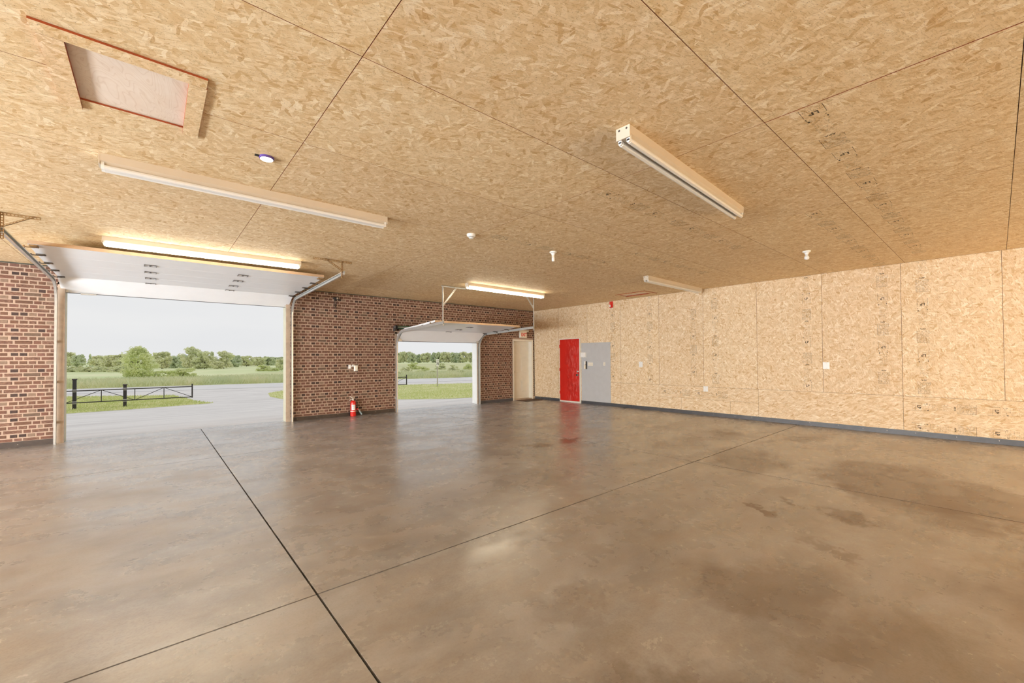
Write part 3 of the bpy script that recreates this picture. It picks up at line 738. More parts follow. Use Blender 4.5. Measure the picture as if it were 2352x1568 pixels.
for sx, xp, bz in ((-1, 5.0, 2.65), (1, 7.86, 2.80)):
    ho = MB(); slotted(ho, L2((xp, 8.24, H-.001)), L2((xp, 8.24, 2.185)), (1, 0, 0), 0.036); ho = ho.build('hanger', 'galvanised', d2)
    hb = MB(); x2 = xp+.37 if sx < 0 else xp-.25
    slotted(hb, L2((xp, 8.236, bz)), L2((x2, 8.236, H-.004)), (1, 0, -.6 if sx < 0 else .6), 0.03); hb.build('brace', 'galvanised', ho)
hc_ = MB(); slotted(hc_, L2((4.95, 8.20, H-.001)), L2((5.62, 8.20, H-.001)), (0, -1, -.4), 0.036); hc_.build('ceiling_angle', 'galvanised', d2)
hb = MB(); hb.box(*[v for v in (4.99-6.415, 7.88-6.415)], -.055, -.004, 2.265, 2.345); hb.build('header_beam', 'green_paint', d2)
hb = MB(); hb.tube(L2((4.95, 10.615, 2.30)), L2((7.92, 10.615, 2.30)), .013, n=8); sh_ = hb.build('torsion_shaft', 'galvanised', d2)
for x in (4.965, 7.885):
    hb = MB(); hb.lathe([(.055, 0), (.055, .006), (.04, .01), (.04, .035), (.06, .04), (.06, .046)], L2((x, 10.615, 2.30)), 18, 'x'); hb.build('cable_drum', 'black_plastic', d2)
    hb = MB(); hb.box(x-6.415-.004, x-6.415+.002, -.125, -.004, 2.19, 2.33); hb.build('bearing_plate', 'steel_dark', d2)
for x in (5.06, 7.775):
    hb = MB(); hb.path([L2((x, 10.64, 2.28)), L2((x+.005, 10.665, 1.9)), L2((x, 10.67, 1.0)), L2((x, 10.66, .05))], .003, 5); hb.build('lift_cable', 'steel_dark', d2)

# ================================================================== PERSONNEL DOORS
# white six-panel door in the brick wall
d3 = thing('door_3', 'white panelled exit door in the corner of the brick wall', 'door', (9.73, D, 0), kind='structure')
cs = MB(); cs.box(-.475, -.43, -.014, 0.0, 0, 2.08); cs.box(.425, .47, -.014, 0, 0, 2.08); cs.box(-.43, .425, -.014, 0, 2.033, 2.08); cs.build('casing', 'cream_paint', d3)
jb = MB(); jb.box(-.43, -.41, 0, .2, 0, 2.035); jb.box(.405, .425, 0, .2, 0, 2.035); jb.box(-.41, .405, 0, .2, 2.015, 2.035); jb.build('jamb', 'cream_paint', d3)
bx('threshold', 'jamb_wood', d3, -.41, .405, .0, .2, 0.0, .035)
sb = bx('slab_leaf', 'cream_paint', d3, -.41, .405, .155, .195, .036, 2.014)
for (zc0, zc1) in ((.25, .80), (.95, 1.48), (1.62, 1.88)):
    for (xa, xb) in ((-.29, -.05), (.045, .285)):
        p = MB(); p.cham(xa, xb, .147, .155, zc0, zc1, .006); p.cham(xa+.03, xb-.03, .142, .148, zc0+.03, zc1-.03, .005); p.build('raised_panel', 'cream_paint', sb)
kn = MB().lathe([(.028, .155), (.028, .150), (.012, .148), (.012, .120), (.027, .112), (.030, .095), (.022, .082)], (-.34, 0, .96), 16, 'y').build('knob', 'chrome', d3, True)

# red steel door in the board wall
d4 = thing('door_4', 'scuffed red steel door in a cream frame on the board wall', 'door', (W, 9.052, 0), -math.pi/2, kind='structure')
fr = MB(); fr.box(-.449, -.436, -.02, .012, 0, 2.062); fr.box(.402, .449, -.02, .012, 0, 2.062); fr.box(-.436, .402, -.02, .012, 2.04, 2.062); fr.box(-.436, .402, -.02, .012, 0, .042); fr.build('frame', 'cream_paint', d4)
sb = bx('slab_leaf', 'red_door', d4, -.434, .400, -.012, .012, .044, 2.038)
for zc in (.30, 1.05, 1.82):
    h = MB(); h.tube((-.440, -.024, zc-.05), (-.440, -.024, zc+.05), .008, n=8); h.box(-.44, -.425, -.021, -.012, zc-.05, zc+.05); h.build('hinge', 'red_gloss', d4)
MB().lathe([(.034, -.012), (.034, -.018), (.022, -.024), (.02, -.03)], (.325, 0, 1.0), 16, 'y').build('deadbolt', 'chrome', d4, True)
kb = MB().lathe([(.034, -.012), (.034, -.018), (.012, -.022), (.012, -.045)], (.325, 0, .888), 16, 'y').build('lock_rose', 'chrome', d4, True)
MB().lathe([(.015, -.045), (.026, -.052), (.028, -.066), (.018, -.076)], (.325, 0, .888), 16, 'y').build('knob', 'black_metal', kb, True)

# ================================================================== LAMPS
def make_lamp(lit, glow='tube_lit'):
    r = thing('fluorescent_lamp', 'x', 'ceiling light')
    Lh = 1.205
    h = MB(); w_ = .055
    # housing: tapered channel
    i = [(-w_, 0), (w_, 0), (w_, -.060), (.030, -.084), (-.030, -.084), (-w_, -.060)]
    n = len(i); h.v = [(x, y, z) for x in (-Lh, Lh) for (y, z) in i]
    h.f = [tuple(range(n)), tuple(range(2*n-1, n-1, -1))]+[(k, k+n, (k+1) % n+n, (k+1) % n) for k in range(n)]; h.mi = [0]*len(h.f)
    h.build('housing', 'fixture_white', r, fix=True)
    for s in (-1, 1):
        e = MB(); e.box(s*Lh-(.002 if s > 0 else .006), s*Lh+(.006 if s > 0 else .002), -.056, .056, -.088, -.0005); ep = e.build('end_plate', 'fixture_white', r)
        for yy in (-.03, .03): MB().tube((s*(Lh+.0065), yy, -.02), (s*(Lh+.0080), yy, -.02), .008, n=10).build('knockout', 'steel_dark', ep)
    sk = None
    for s in (-1, 1):
        for yy in (-.034, .034):
            k = MB(); x0, x1 = (Lh-.028, Lh-.008) if s > 0 else (-Lh+.008, -Lh+.028)
            k.box(x0, x1, yy-.014, yy+.014, -.106, -.062); k.tube((x0, yy, -.106), (x1, yy, -.106), .014, n=12); k.build('socket', 'white_plastic', r)
    for yy in (-.034, .034):
        t = MB(); t.tube((-Lh+.028, yy, -.104), (Lh-.028, yy, -.104), .019, n=8); t.build('tube', glow if lit else 'tube_off', r, True)
    return r
LAMP_OFF = make_lamp(False); LAMP_ON = make_lamp(True); used = {False: 0, True: 0}
def place_lamp(p0, p1, lit, label, group='fluorescent strip lamps on the ceiling'):
    base = LAMP_ON if lit else LAMP_OFF
    r = base if not used[lit] else copy_tree(base); used[lit] = 1
    a = math.atan2(p1[1]-p0[1], p1[0]-p0[0])
    cx, cy = (p0[0]+p1[0])/2, (p0[1]+p1[1])/2
    r.location = (cx-math.sin(a)*.055, cy+math.cos(a)*.055, H); r.rotation_euler = (0, 0, a); tag(r, label, 'ceiling light', group)
place_lamp((-0.335, 4.662), (2.075, 4.646), False, 'unlit twin tube strip lamp nearest the large ceiling hatch')
place_lamp((-0.515, 7.735), (1.885, 7.668), True, 'glowing strip lamp beside the raised large garage door')
place_lamp((2.59, 1.69), (4.985, 1.82), False, 'unlit twin tube strip lamp hanging closest, high on the right')
place_lamp((5.238, 7.543), (7.645, 7.591), True, 'glowing strip lamp in front of the smaller garage door')
place_lamp((7.66, 4.617), (10.07, 4.641), False, 'unlit strip lamp ending against the board wall')
def fill_light(mat, loc, label, group):  # added light bar, kept out of view, to brighten the room
    r = thing('fill_light', label, 'fill light', loc, 0, group)
    MB().lathe([(.28, 0), (.28, .02), (.05, .05)], n=20).build('base', 'black_metal', r)
    MB().tube((0, 0, .05), (0, 0, .14), .02, n=10).build('pole', 'black_metal', r)
    MB().tube((0, 0, .141), (0, 0, 1.25), .08, n=8).build('fill_bar', mat, r)
for (x, y) in [(-8.8, 8.2), (-8.8, 6.4), (-8.8, 4.6), (-8.8, 2.8), (-8.8, 1.0), (-8.8, -0.8)]:
    fill_light('fill_cool', (x, y, 0), 'added fill light bar out of view in the left bay', 'added fill lights in the left bay')
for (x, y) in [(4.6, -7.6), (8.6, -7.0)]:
    fill_light('fill_warm', (x, y, 0), 'added fill light bar out of view behind the viewer', 'added fill lights behind the viewer')

# small ceiling fittings
pk = thing('puck_light', 'small round white ceiling puck with violet rim', 'ceiling light', (.703, 3.905, H))
MB().lathe([(.055, 0), (.055, -.012), (.05, -.016)], n=24).build('rim', 'violet_ring', pk, True)
MB().lathe([(.047, -.014), (.047, -.020), (.04, -.024)], n=24).build('lens', 'puck_glow', pk, True)
MB().box(-.085, -.054, -.012, .012, -.008, 0).build('clip', 'black_plastic', pk)
sd = thing('smoke_detector', 'white dome smoke detector at a ceiling seam', 'smoke detector', (3.235, 4.585, H))
MB().lathe([(.058, 0), (.058, -.022), (.050, -.034), (.034, -.040)], n=24).build('base', 'white_plastic', sd, True)
MB().lathe([(.030, -.040), (.030, -.048)], n=16).build('sensing_slot', 'steel_dark', sd)
MB().lathe([(.034, -.048), (.030, -.056), (.012, -.062)], n=20).build('cap', 'white_plastic', sd, True)
def lampholder(loc, label, kind):
    r = thing('bulb_holder', label, 'light bulb', loc)
    MB().lathe([(.058, 0), (.056, -.012), (.036, -.022), (.026, -.040), (.024, -.055)], n=22).build('holder', 'white_plastic', r, True)
    if kind == 'cfl':
        MB().lathe([(.020, -.055), (.023, -.065), (.023, -.085), (.019, -.088)], n=18).build('bulb_base', 'ivory_plastic', r, True)
        MB().lathe([(.021, -.088), (.024, -.094), (.024, -.140), (.019, -.150), (.008, -.153)], n=18).build('bulb', 'white_plastic', r, True)
    else:
        MB().lathe([(.016, -.055), (.018, -.068), (.030, -.085), (.036, -.104), (.031, -.124), (.016, -.136), (.004, -.139)], n=20).build('bulb', 'white_plastic', r, True)
lampholder((4.77, 4.535, H), 'white ceiling lampholder with a tubular bulb', 'cfl')
lampholder((7.885, 1.955, H), 'white ceiling lampholder with a round bulb', 'globe')

# attic hatches
def hatch(label, hole, near, lx, rx, yl, yr):
    r = thing('ceiling_hatch', label, 'hatch', ((hole[0]+hole[1])/2, (hole[2]+hole[3])/2, H)); ox, oy = r.location.x, r.location.y
    bx('hatch_board', 'plywood', r, hole[0]-.01-ox, hole[1]+.01-ox, hole[2]-.01-oy, hole[3]+.01-oy, .0125, .0205)
    for b_ in ((lx-ox, rx-ox, near-oy, hole[2]-oy-.001, -.013, -.0005), (lx+.012-ox, hole[0]-ox, hole[2]-oy+.001, yl-oy, -.013, -.0005), (hole[1]-ox, rx+.004-ox, hole[2]-oy+.001, yr-oy, -.013, -.0005)):
        mb = MB(); edge_box(mb, *b_, ('z0', 'z1')); mb.build('trim_strip', ['osb_trim', 'edge_sealer'], r)
hatch('plywood attic hatch with board trim in the near ceiling', HATCH[0], 3.030, -0.472, 0.240, 3.910, 3.872)
hatch('small pale attic hatch in the far ceiling by the board wall', HATCH[1], 5.735, 9.315, 9.92, 6.62, 6.60)

# ================================================================== WALL THINGS
ex = thing('exit_sign', 'cream exit sign with red letters above the white door', 'exit sign', (9.70, D-PROUD, 2.14))
MB().cham(-.145, .165, -.062, 0, 0, .215, .008).build('case', 'ivory_plastic', ex)
tm = MB(); add_text(tm, 'EXIT', .155, (.025, -.064, .103), .006, .80); tm.build('lettering', 'exit_red', ex)
MB().cham(-.13, .215, -.085, 0, .2155, .262, .012).build('lamp_bar', 'ivory_plastic', ex)
MB().lathe([(.020, -.085), (.026, -.09), (.026, -.1), (.01, -.105)], (.19, 0, .238), 14, 'y').build('lamp_head', 'white_plastic', ex, True)

mat_ = thing('door_mat', 'thin brown mat lying before the white corner door', 'mat', (9.72, 10.40, 0))
mm = MB(); mm.v = [(-.38, -.18, .001), (.36, -.265, .001), (.43, .25, .001), (-.38, .25, .001), (-.38, -.18, .012), (.36, -.265, .012), (.43, .25, .012), (-.38, .25, .012)]
mm.f = [(0, 3, 2, 1), (4, 5, 6, 7), (0, 1, 5, 4), (1, 2, 6, 5), (2, 3, 7, 6), (3, 0, 4, 7)]; mm.mi = [0]*6; mm.build('pile', 'mat_brown', mat_)
MB().box(-.36, .34, -.225, -.19, .0121, .0135).build('edge_band', 'black_plastic', mat_)

oc = thing('outlet_cover', 'white outlet box with rounded cover on the brick wall', 'outlet', (3.86, D-PROUD, 1.20))
MB().cham(-.107, -.05, -.035, 0, -.005, .095, .006).build('box', 'white_plastic', oc)
MB().cham(-.049, .03, -.022, 0, .045, .075, .004).build('bridge', 'white_plastic', oc)
MB().lathe([(.026, -.022), (.024, -.034), (.010, -.040)], (.0, 0, .078), 16, 'y').build('dome', 'white_plastic', oc, True)
MB().cham(.031, .118, -.055, 0, -.068, .082, .016).build('cover', 'ivory_plastic', oc)

fl_ = thing('wall_floodlight', 'small black fitting with dangling cables high on the brick wall', 'light fitting', (3.43, D-PROUD, 2.95))
MB().cham(-.06, .01, -.03, 0, -.025, .03, .005).build('bracket', 'black_metal', fl_)
MB().lathe([(.030, -.02), (.036, -.055), (.036, -.075), (.024, -.078)], (.03, 0, .0), 18, 'y').build('head', 'black_metal', fl_, True)
MB().lathe([(.020, -.0785), (.018, -.081)], (.03, 0, .0), 14, 'y').build('lens', 'chrome', fl_)
for q, (xa, xb, ze) in enumerate(((-.03, -.035, -.26), (.02, .03, -.17), (.035, .012, -.30), (-.01, .0, -.22))):
    MB().path([(xa, -.012, -.02), (xa+.012*(-1)**q, -.016, -.09), (xb-.008, -.014, -.16), (xb, -.012, ze)], .004, 6).build('cable', 'black_metal', fl_, True)

# fire extinguisher
fe = thing('fire_extinguisher', 'red fire extinguisher with black hose on the floor by brick', 'fire extinguisher', (3.835, 10.625, 0))
MB().lathe([(.060, 0), (.066, .006), (.0675, .02), (.0675, .335), (.062, .362), (.046, .384), (.024, .396), (.02, .402)], n=28).build('cylinder', 'red_gloss', fe, True)
def sleeve(mb, r, z0, z1, a0, a1, n=10):
    for k in range(n):
        t0, t1 = a0+(a1-a0)*k/n, a0+(a1-a0)*(k+1)/n
        mb.quad((r*math.cos(t0), r*math.sin(t0), z0), (r*math.cos(t1), r*math.sin(t1), z0), (r*math.cos(t1), r*math.sin(t1), z1), (r*math.cos(t0), r*math.sin(t0), z1))
va = math.atan2(-10.6, -3.83)     # direction of the camera from the cylinder
s = MB(); sleeve(s, .0683, .165, .295, va-.55, va+.80); lb = s.build('label_sheet', 'white_plastic', fe)
s = MB()
for zz, w2 in ((.275, .5), (.262, .42), (.25, .5), (.238, .34), (.222, .5), (.205, .45), (.192, .5)):
    sleeve(s, .0686, zz-.0025, zz+.0025, va+.1-w2, va+.1+w2*.9, 6)
s.build('print', 'nozzle_grey', lb)
s = MB(); sleeve(s, .0688, .125, .138, 0, 2*math.pi, 28); s.build('band', 'ivory_plastic', fe)
MB().lathe([(.022, .396), (.024, .41), (.018, .425), (.018, .45), (.012, .458)], n=16).build('valve', 'chrome', fe, True)
h = MB(); h.v = []; h.path([(0.02, 0, .447), (-.02, 0, .462), (-.085, -.01, .505)], .008, 6); h.build('lever', 'white_plastic', fe, True)
h = MB(); h.path([(0.01, 0, .430), (-.05, -.01, .425), (-.10, -.02, .408)], .008, 6); h.build('carry_handle', 'white_plastic', fe, True)
MB().path([(.015, 0, .432), (.05, 0, .428), (.085, 0, .39), (.105, .005, .33), (.108, .01, .26), (.105, .012, .20)], .0085, 8).build('hose', 'black_plastic', fe, True)
MB().lathe([(.018, 0), (.030, .008), (.030, .04), (.018, .048)], (.112, .012, .148), 16).build('hose_clip', 'red_gloss', fe, True)
MB().tube((.135, .005, .165), (.215, -.012, .030), .012, .020, 12).build('nozzle', 'nozzle_grey', fe, True)

# grey board and what hangs on it (right wall: local x runs towards the camera end of the wall)
RW = -math.pi/2
gb = thing('grey_board', 'tall pale grey board fixed beside the red door', 'wall board', (W, 8.0215, .09), RW)
MB().cham(-.553, .553, -.010, -.0005, 0, 1.805, .002).build('sheet', 'grey_board', gb)
sc_ = None
for (x, z) in ((-.5, .06), (.5, .06), (-.5, 1.74), (.5, 1.74), (0, .06), (0, 1.74), (-.5, .9), (.5, .9)):
    if sc_ is None: sc_ = MB().lathe([(.006, -.010), (.006, -.012), (.003, -.013)], n=8, axis='y').build('screw', 'chrome', gb); sc_.location = (x, 0, z)
    else: share(sc_, gb, (x, 0, z), 'screw')
wb = thing('control_box', 'white square box at the upper left of the grey board', 'control box', (W-.010, 8.471, 1.447), RW)
MB().cham(-.096, .096, -.055, 0, 0, .153, .010).build('case', 'white_plastic', wb)
MB().cham(-.08, .08, -.0575, -.0551, .02, .135, .002).build('lid', 'white_plastic', wb)
MB().tube((-.0, -.02, -.012), (-.0, -.02, 0), .009, n=10).build('gland', 'ivory_plastic', wb)
hs = thing('wall_handset', 'slim white handset in a dark cradle on the grey board', 'handset', (W-.010, 8.39, 1.08), RW)
MB().cham(-.028, .046, -.030, 0, 0, .245, .006).build('cradle', 'black_plastic', hs)
MB().cham(-.040, .016, -.062, -.0305, .004, .130, .010).build('handset_body', 'ivory_plastic', hs)
MB().cham(-.030, .016, -.062, -.0305, .150, .245, .010).build('earpiece', 'white_plastic', hs)
MB().box(-.018, .004, -.052, -.0305, .1305, .1495).build('bridge', 'white_plastic', hs)
def plate(name, label, y0, y1, z0, z1, gangs, x=W, cat='switch', toggles=True):
    r = thing(name, label, cat, (x, (y0+y1)/2, z0), RW); w2 = (y1-y0)/2; hh = z1-z0
    MB().cham(-w2, w2, -.006, 0, 0, hh, .003).build('cover_plate', 'ivory_plastic' if toggles else 'white_plastic', r)
    if toggles:
        for k in range(gangs):
            cx = -w2+(2*w2)*(k+.5)/gangs
            t = MB().box(cx-.006, cx+.006, -.008, -.0061, hh*.36, hh*.64).build('slot', 'steel_dark', r)
            MB().cham(cx-.0045, cx+.0045, -.018, -.0081, hh*.44, hh*.60, .002).build('toggle', 'ivory_plastic', t)
    sc0 = None
    for k in range(max(1, gangs)):
        cx = -w2+(2*w2)*(k+.5)/max(1, gangs)
        for z in (hh*.14, hh*.86):
            MB().lathe([(.0035, -.006), (.0035, -.0075), (.002, -.008)], (cx, 0, z), 8, 'y').build('screw', 'chrome', r)
plate('switch_plate', 'wide ivory four switch plate on the grey board', 8.118, 8.311, 1.184, 1.286, 4, W-.010)
plate('switch_plate', 'narrow ivory single switch on the right of the grey board', 7.655, 7.722, 1.193, 1.293, 1, W-.010)
plate('blank_plate', 'white blank cover plate nearest the grey board', 6.403, 6.519, 1.164, 1.314, 1, W, 'cover plate', False)
plate('blank_plate', 'white blank cover plate low on the board wall', 4.617, 4.729, .582, .713, 1, W, 'cover plate', False)
plate('blank_plate', 'white blank cover plate furthest right on the board wall', 2.194, 2.305, 1.166, 1.307, 1, W, 'cover plate', False)
al = thing('fire_alarm', 'red fire alarm strobe high under the ceiling', 'fire alarm', (W, 7.412, 2.905), RW)
MB().cham(-.048, .048, -.045, 0, 0, .178, .006).build('case', 'red_gloss', al)
MB().cham(-.040, .000, -.068, -.0451, .018, .085, .010).build('strobe', 'white_plastic', al)
MB().cham(-.03, .035, -.048, -.0451, .105, .16, .003).build('sounder', 'exit_red', al)

# ================================================================== OSB PRINT
def stamp_mesh():
    rr = random.Random(3); mb = MB()     # u along the strip -> x, v across -> z ; facing -y
    def bar(u0, u1, v0, v1, m_=0): mb.m = m_; mb.quad((u0, 0, v0), (u1, 0, v0), (u1, 0, v1), (u0, 0, v1))
    for v_ in (-.067, .067): bar(0, .135, v_-.0015, v_+.0015)
    bar(.133, .136, -.067, .067, 1)
    mb.m = 0; add_text(mb, 'LP', .062, (0, 0, 0), .002, 1.0, lambda q_: (.098+q_[2], 0, -q_[0]))
    mb.m = 1
    for v_ in (-.045, -.01, .04):
        n = 10
        for k in range(n):
            a0, a1 = 2*math.pi*k/n, 2*math.pi*(k+1)/n
            mb.quad(*[(.025+r_*math.cos(a_), 0, v_+r_*math.sin(a_)) for r_, a_ in ((.009, a0), (.009, a1), (.0115, a1), (.0115, a0))])
    for v_ in range(9): bar(.045+.001*v_, .062, -.055+.012*v_, -.049+.012*v_, 1)
    bar(.16, .185, -.066, -.061); bar(.165, .172, .05, .06); bar(.20, .222, -.062, -.050); bar(.19, .212, .055, .064)
    for r_ in range(16):
        u = .18+r_*.018; v_ = -.05
        while v_ < .05:
            w2 = rr.uniform(.006, .02)
            if rr.random() < .6: bar(u, u+.006, v_, v_+w2, 1)
            v_ += w2+.006
    mb.m = 0; add_text(mb, 'APA', .034, (0, 0, 0), .001, 1.1, lambda q_: (.535+q_[2], 0, -q_[0]))
    for v_ in (-.078,): bar(.56, .775, v_-.0015, v_+.0015)
    bar(.775, .779, -.078, .078); bar(.57, .62, .075, .078)
    for r_ in range(24):
        u = .565+r_*.0085; v_ = -.072
        while v_ < .072:
            w2 = rr.uniform(.004, .016)
            if rr.random() < .8: bar(u, u+.005, v_, v_+w2, 1)
            v_ += w2+.003
    return mb.build('print', ['stamp_ink', 'stamp_ink_fine'], None)
ST = stamp_mesh(); stamp_used = [False]
def stamp(parent, M):
    o = ST if not stamp_used[0] else share(ST, None, name='print'); stamp_used[0] = True
    o.parent = parent; o.matrix_basis = M
    return o
def wall_strip(y, z0, z1, up, parent):
    z = z0
    while z < z1-.3:
        n = .0006
        X = Vector((0, 0, 1 if up else -1)); Y = Vector((1, 0, 0)); Z = X.cross(Y)
        M = Matrix((X, Y, Z)).transposed().to_4x4(); M.translation = Vector((W-n, y, z if up else z+.79)); stamp(parent, M); z += .90
def panel_at(y):
    best = None
    for c, d in zip(wys, wys[1:]):
        if c <= y < d: best = PANELS[round(c, 2)]
    return best
for (y, z0, up) in ((7.387, .78, True), (6.178, .72, True), (4.968, .95, True), (4.423, .78, False), (2.569, .72, True), (1.378, .90, False), (.847, .74, False)):
    wall_strip(y, z0, 3.05, up, panel_at(y))
def ceil_strip(y, x0, x1, rev):
    x = x0
    while x < x1:
        X = Vector((1 if not rev else -1, 0, 0)); Y = Vector((0, 0, 1)); Z = X.cross(Y)
        M = Matrix((X, Y, Z)).transposed().to_4x4(); M.translation = Vector((x if not rev else x+.79, y, H-.0006))
        stamp(ce, M); x += .89
ceil_strip(.797, 3.34, 9.4, False); ceil_strip(1.375, 5.78, 9.4, False); ceil_strip(2.57, 3.42, 6.9, False); ceil_strip(3.77, 5.8, 8.3, False); ceil_strip(4.46, 3.5, 5.4, True)
for (y, z, n_) in ((1.02, .52, 2), (3.40, .50, 0), (5.85, .53, 2), (1.02, .165, 2)):
    for k in range(n_):
        X = Vector((0, -1, 0)); Y = Vector((1, 0, 0)); Z = X.cross(Y)
        M = Matrix((X, Y, Z)).transposed().to_4x4(); M.translation = Vector((W-.0006, y-k*.9, z)); stamp(wr, M)

# ================================================================== OUTDOORS
GP = [(-1e4, -0.10), (10.9, -0.10), (11.2, -0.12), (30.0, -1.2), (1e5, -1.2)]
def gz(y):
    for (a, za), (b, zb) in zip(GP, GP[1:]):
        if y <= b: return za+(zb-za)*(y-a)/(b-a)
def at_ground(px, py):
    d = ray(px, py); lo, hi = 11.06/d.y, 4000/d.y
    for _ in range(70):
        k = math.sqrt(lo*hi)
        if HC+d.z*k-gz(d.y*k) > 0: lo = k
        else: hi = k
    return Vector((d.x*lo, d.y*lo, HC+d.z*lo))
def sheet(name, mat, pts, dz, label, cat, step=2.0):
    """ground patch: polygon triangulated over the slope"""
    mb = MB(); mb.poly([(p[0], p[1], 0) for p in pts])
    me = bpy.data.meshes.new(name); b = bmesh.new()
    vs_ = [b.verts.new((p[0], p[1], 0)) for p in pts]; b.faces.new(vs_)
    for yy in (11.2, 30.0):
        bmesh.ops.bisect_plane(b, geom=b.verts[:]+b.edges[:]+b.faces[:], plane_co=(0, yy, 0), plane_no=(0, 1, 0))
    bmesh.ops.triangulate(b, faces=b.faces[:])
    for v_ in b.verts: v_.co.z = gz(v_.co.y)+dz
    bmesh.ops.recalc_face_normals(b, faces=b.faces[:])
    b.to_mesh(me); b.free()
    if me.polygons and me.polygons[0].normal.z < 0: me.flip_normals()
    me.materials.append(MATS[mat]); o = bpy.data.objects.new(name, me); col.objects.link(o)
    return tag(o, label, cat, kind='structure')
sheet('gravel_yard', 'gravel', [(-60, -40), (-10.02, -40), (-10.02, 11.05), (60, 11.05), (60, 47), (-60, 60)], 0, 'pale gravel yard sloping down to the road', 'gravel')
rf = lambda x: 56.6-0.215*x; rn = lambda x: 47.9-0.215*x
sheet('road', 'asphalt', [(-90, rn(-90)), (90, rn(90)), (90, rf(90)), (-90, rf(-90))], .008, 'pale grey country road crossing behind the yard', 'road')
sheet('trim_3', 'road_paint', [(-90, rn(-90)+.35), (90, rn(90)+.35), (90, rn(90)+.62), (-90, rn(-90)+.62)], .014, 'white edge line painted along the road', 'road marking')
sheet('field', 'field_ground', [(-900, rf(-90)-19.3+60), (-90, rf(-90)), (90, rf(90)), (1100, 20), (1100, 1500), (-900, 1500)], .0, 'light green field beyond the road', 'field')
vl = [(-30, 31.2), (-3.3, 30.7), (-.9, 30.9), (1.4, 31.4), (2.6, 31.6), (2.9, 31.9), (2.2, 33.8), (1.8, 36.9), (1.2, 41.0), (-4.9, 45.4), (-30, 50)]
sheet('grass_verge', 'verge_ground', vl, .006, 'grass patch under the black gate by the drive', 'grass')
vr = [(7.0, 38.2), (6.4, 34.2), (6.7, 30.5), (9.0, 22.0), (9.5, 20.1), (10.0, 18.4), (10.6, 16.8), (11.5, 16.2), (16, 15.5), (45, 15.2), (45, 33.2), (26.3, 37.0), (19, 40.0), (8.7, 40.6)]
sheet('grass_verge', 'verge_ground', vr, .006, 'grass lawn outside the smaller garage door', 'grass')
md = [(-70, rf(-70)+.3), (70, rf(70)+.3), (150, 215), (60, 205), (30, 120), (5, 84), (-8, 88), (-70, 110)]
sheet('meadow', 'meadow_ground', md, .006, 'rough meadow strip along the far side of the road', 'meadow')

def inside(pts, x, y):
    c = False; n = len(pts)
    for i in range(n):
        (x0, y0), (x1, y1) = pts[i], pts[(i+1) % n]
        if (y0 > y) != (y1 > y) and x < (x1-x0)*(y-y0)/(y1-y0)+x0: c = not c
    return c
def blades(name, mat, region, n, h0, h1, wd, label, cat, bbox, seed, density=None):
    rr = random.Random(seed); mb = MB(); k = 0; tries = 0
    while k < n and tries < n*12:
        tries += 1
        x = rr.uniform(bbox[0], bbox[1]); y = rr.uniform(bbox[2], bbox[3])
        if density and rr.random() > density(x, y): continue
        if not inside(region, x, y): continue
        k += 1; z = gz(y)+.01; hh = rr.uniform(h0, h1); a = rr.uniform(0, math.pi); w2 = wd*rr.uniform(.6, 1.4)
        dx, dy = math.cos(a)*w2, math.sin(a)*w2; lx, ly = rr.uniform(-.4, .4)*hh, rr.uniform(-.4, .4)*hh
        i = len(mb.v); mb.v += [(x-dx, y-dy, z), (x+dx, y+dy, z), (x+lx+dx*.5, y+ly+dy*.5, z+hh*.75), (x+lx*1.6, y+ly*1.6, z+hh)]
        mb.f += [(i, i+1, i+2), (i, i+2, i+3)]; mb.mi += [0, 0]
    o = mb.build(name, mat, None); tag(o, label, cat, kind='stuff'); return o
tg = [(-70, rf(-70)+.3), (70, rf(70)+.3), (70, rf(70)+13), (20, rf(20)+15), (-70, rf(-70)+9)]
blades('short_grass', 'blade_green', vl, 14000, .03, .12, .014, 'short yellow green grass growing beneath the black gate', 'grass', (-7, 3, 30.5, 45.5), 1)
blades('short_grass', 'blade_green', vr, 26000, .02, .10, .014, 'short grass growing on the lawn beyond the smaller door', 'grass', (6, 32, 15.5, 41), 2)
blades('tall_grass', 'blade_tall', tg, 34000, .35, .85, .03, 'tall pale meadow weeds standing along the road', 'grass', (-14, 60, 40, 74), 3)

# gates
def gate(name, label, y, xs, zt, zb, endtop, posts):
    r = thing(name, label, 'gate', (xs[-1], y, gz(y))); ox, oz = xs[-1], gz(y)
    def L(x, z, dy=0): return (x-ox, dy, z-oz)
    for z in (zt, zb): MB().tube(L(xs[0]-.02, z), L(xs[-1], z), .028, n=8).build('rail', 'black_metal', r)
    for i, x in enumerate(xs[:-1]): MB().tube(L(x, zb), L(x, zt), .02, n=6).build('upright', 'black_metal', r)
    MB().box(*[v_ for v_ in (-.035, .035)], -.03, .03, zb-.05-oz, endtop-oz).build('end_post', 'black_metal', r)
    for i in range(len(xs)-1):
        a, b = (zt, zb) if i % 2 == 0 else (zb, zt); MB().tube(L(xs[i], a), L(xs[i+1], b), .016, n=6).build('brace', 'black_metal', r)
    for (px_, py_, top) in posts:
        p = thing('gate_post', 'x', 'post', (px_, py_, gz(py_)))
        MB().cham(-.075, .075, -.075, .075, 0, top, .01).build('shaft', 'black_metal', p)
        MB().cham(-.10, .10, -.10, .10, top+.0005, top+.06, .012).build('cap', 'steel_dark', p)
        for zz in (zt, zb):
            MB().box(-.09, .09, -.095, -.0755, zz-gz(py_)-.07, zz-gz(py_)+.07).build('clamp', 'galvanised', p)
        yield p
ps = list(gate('metal_gate', 'low black tube gate with zigzag braces outside the large door', 32.95, [-5.05, -3.62, -2.20, -.80, .51, 1.87], -.18, -.83, -.01, [(-1.23, 33.10, 1.24), (-3.27, 33.15, 1.62)]))
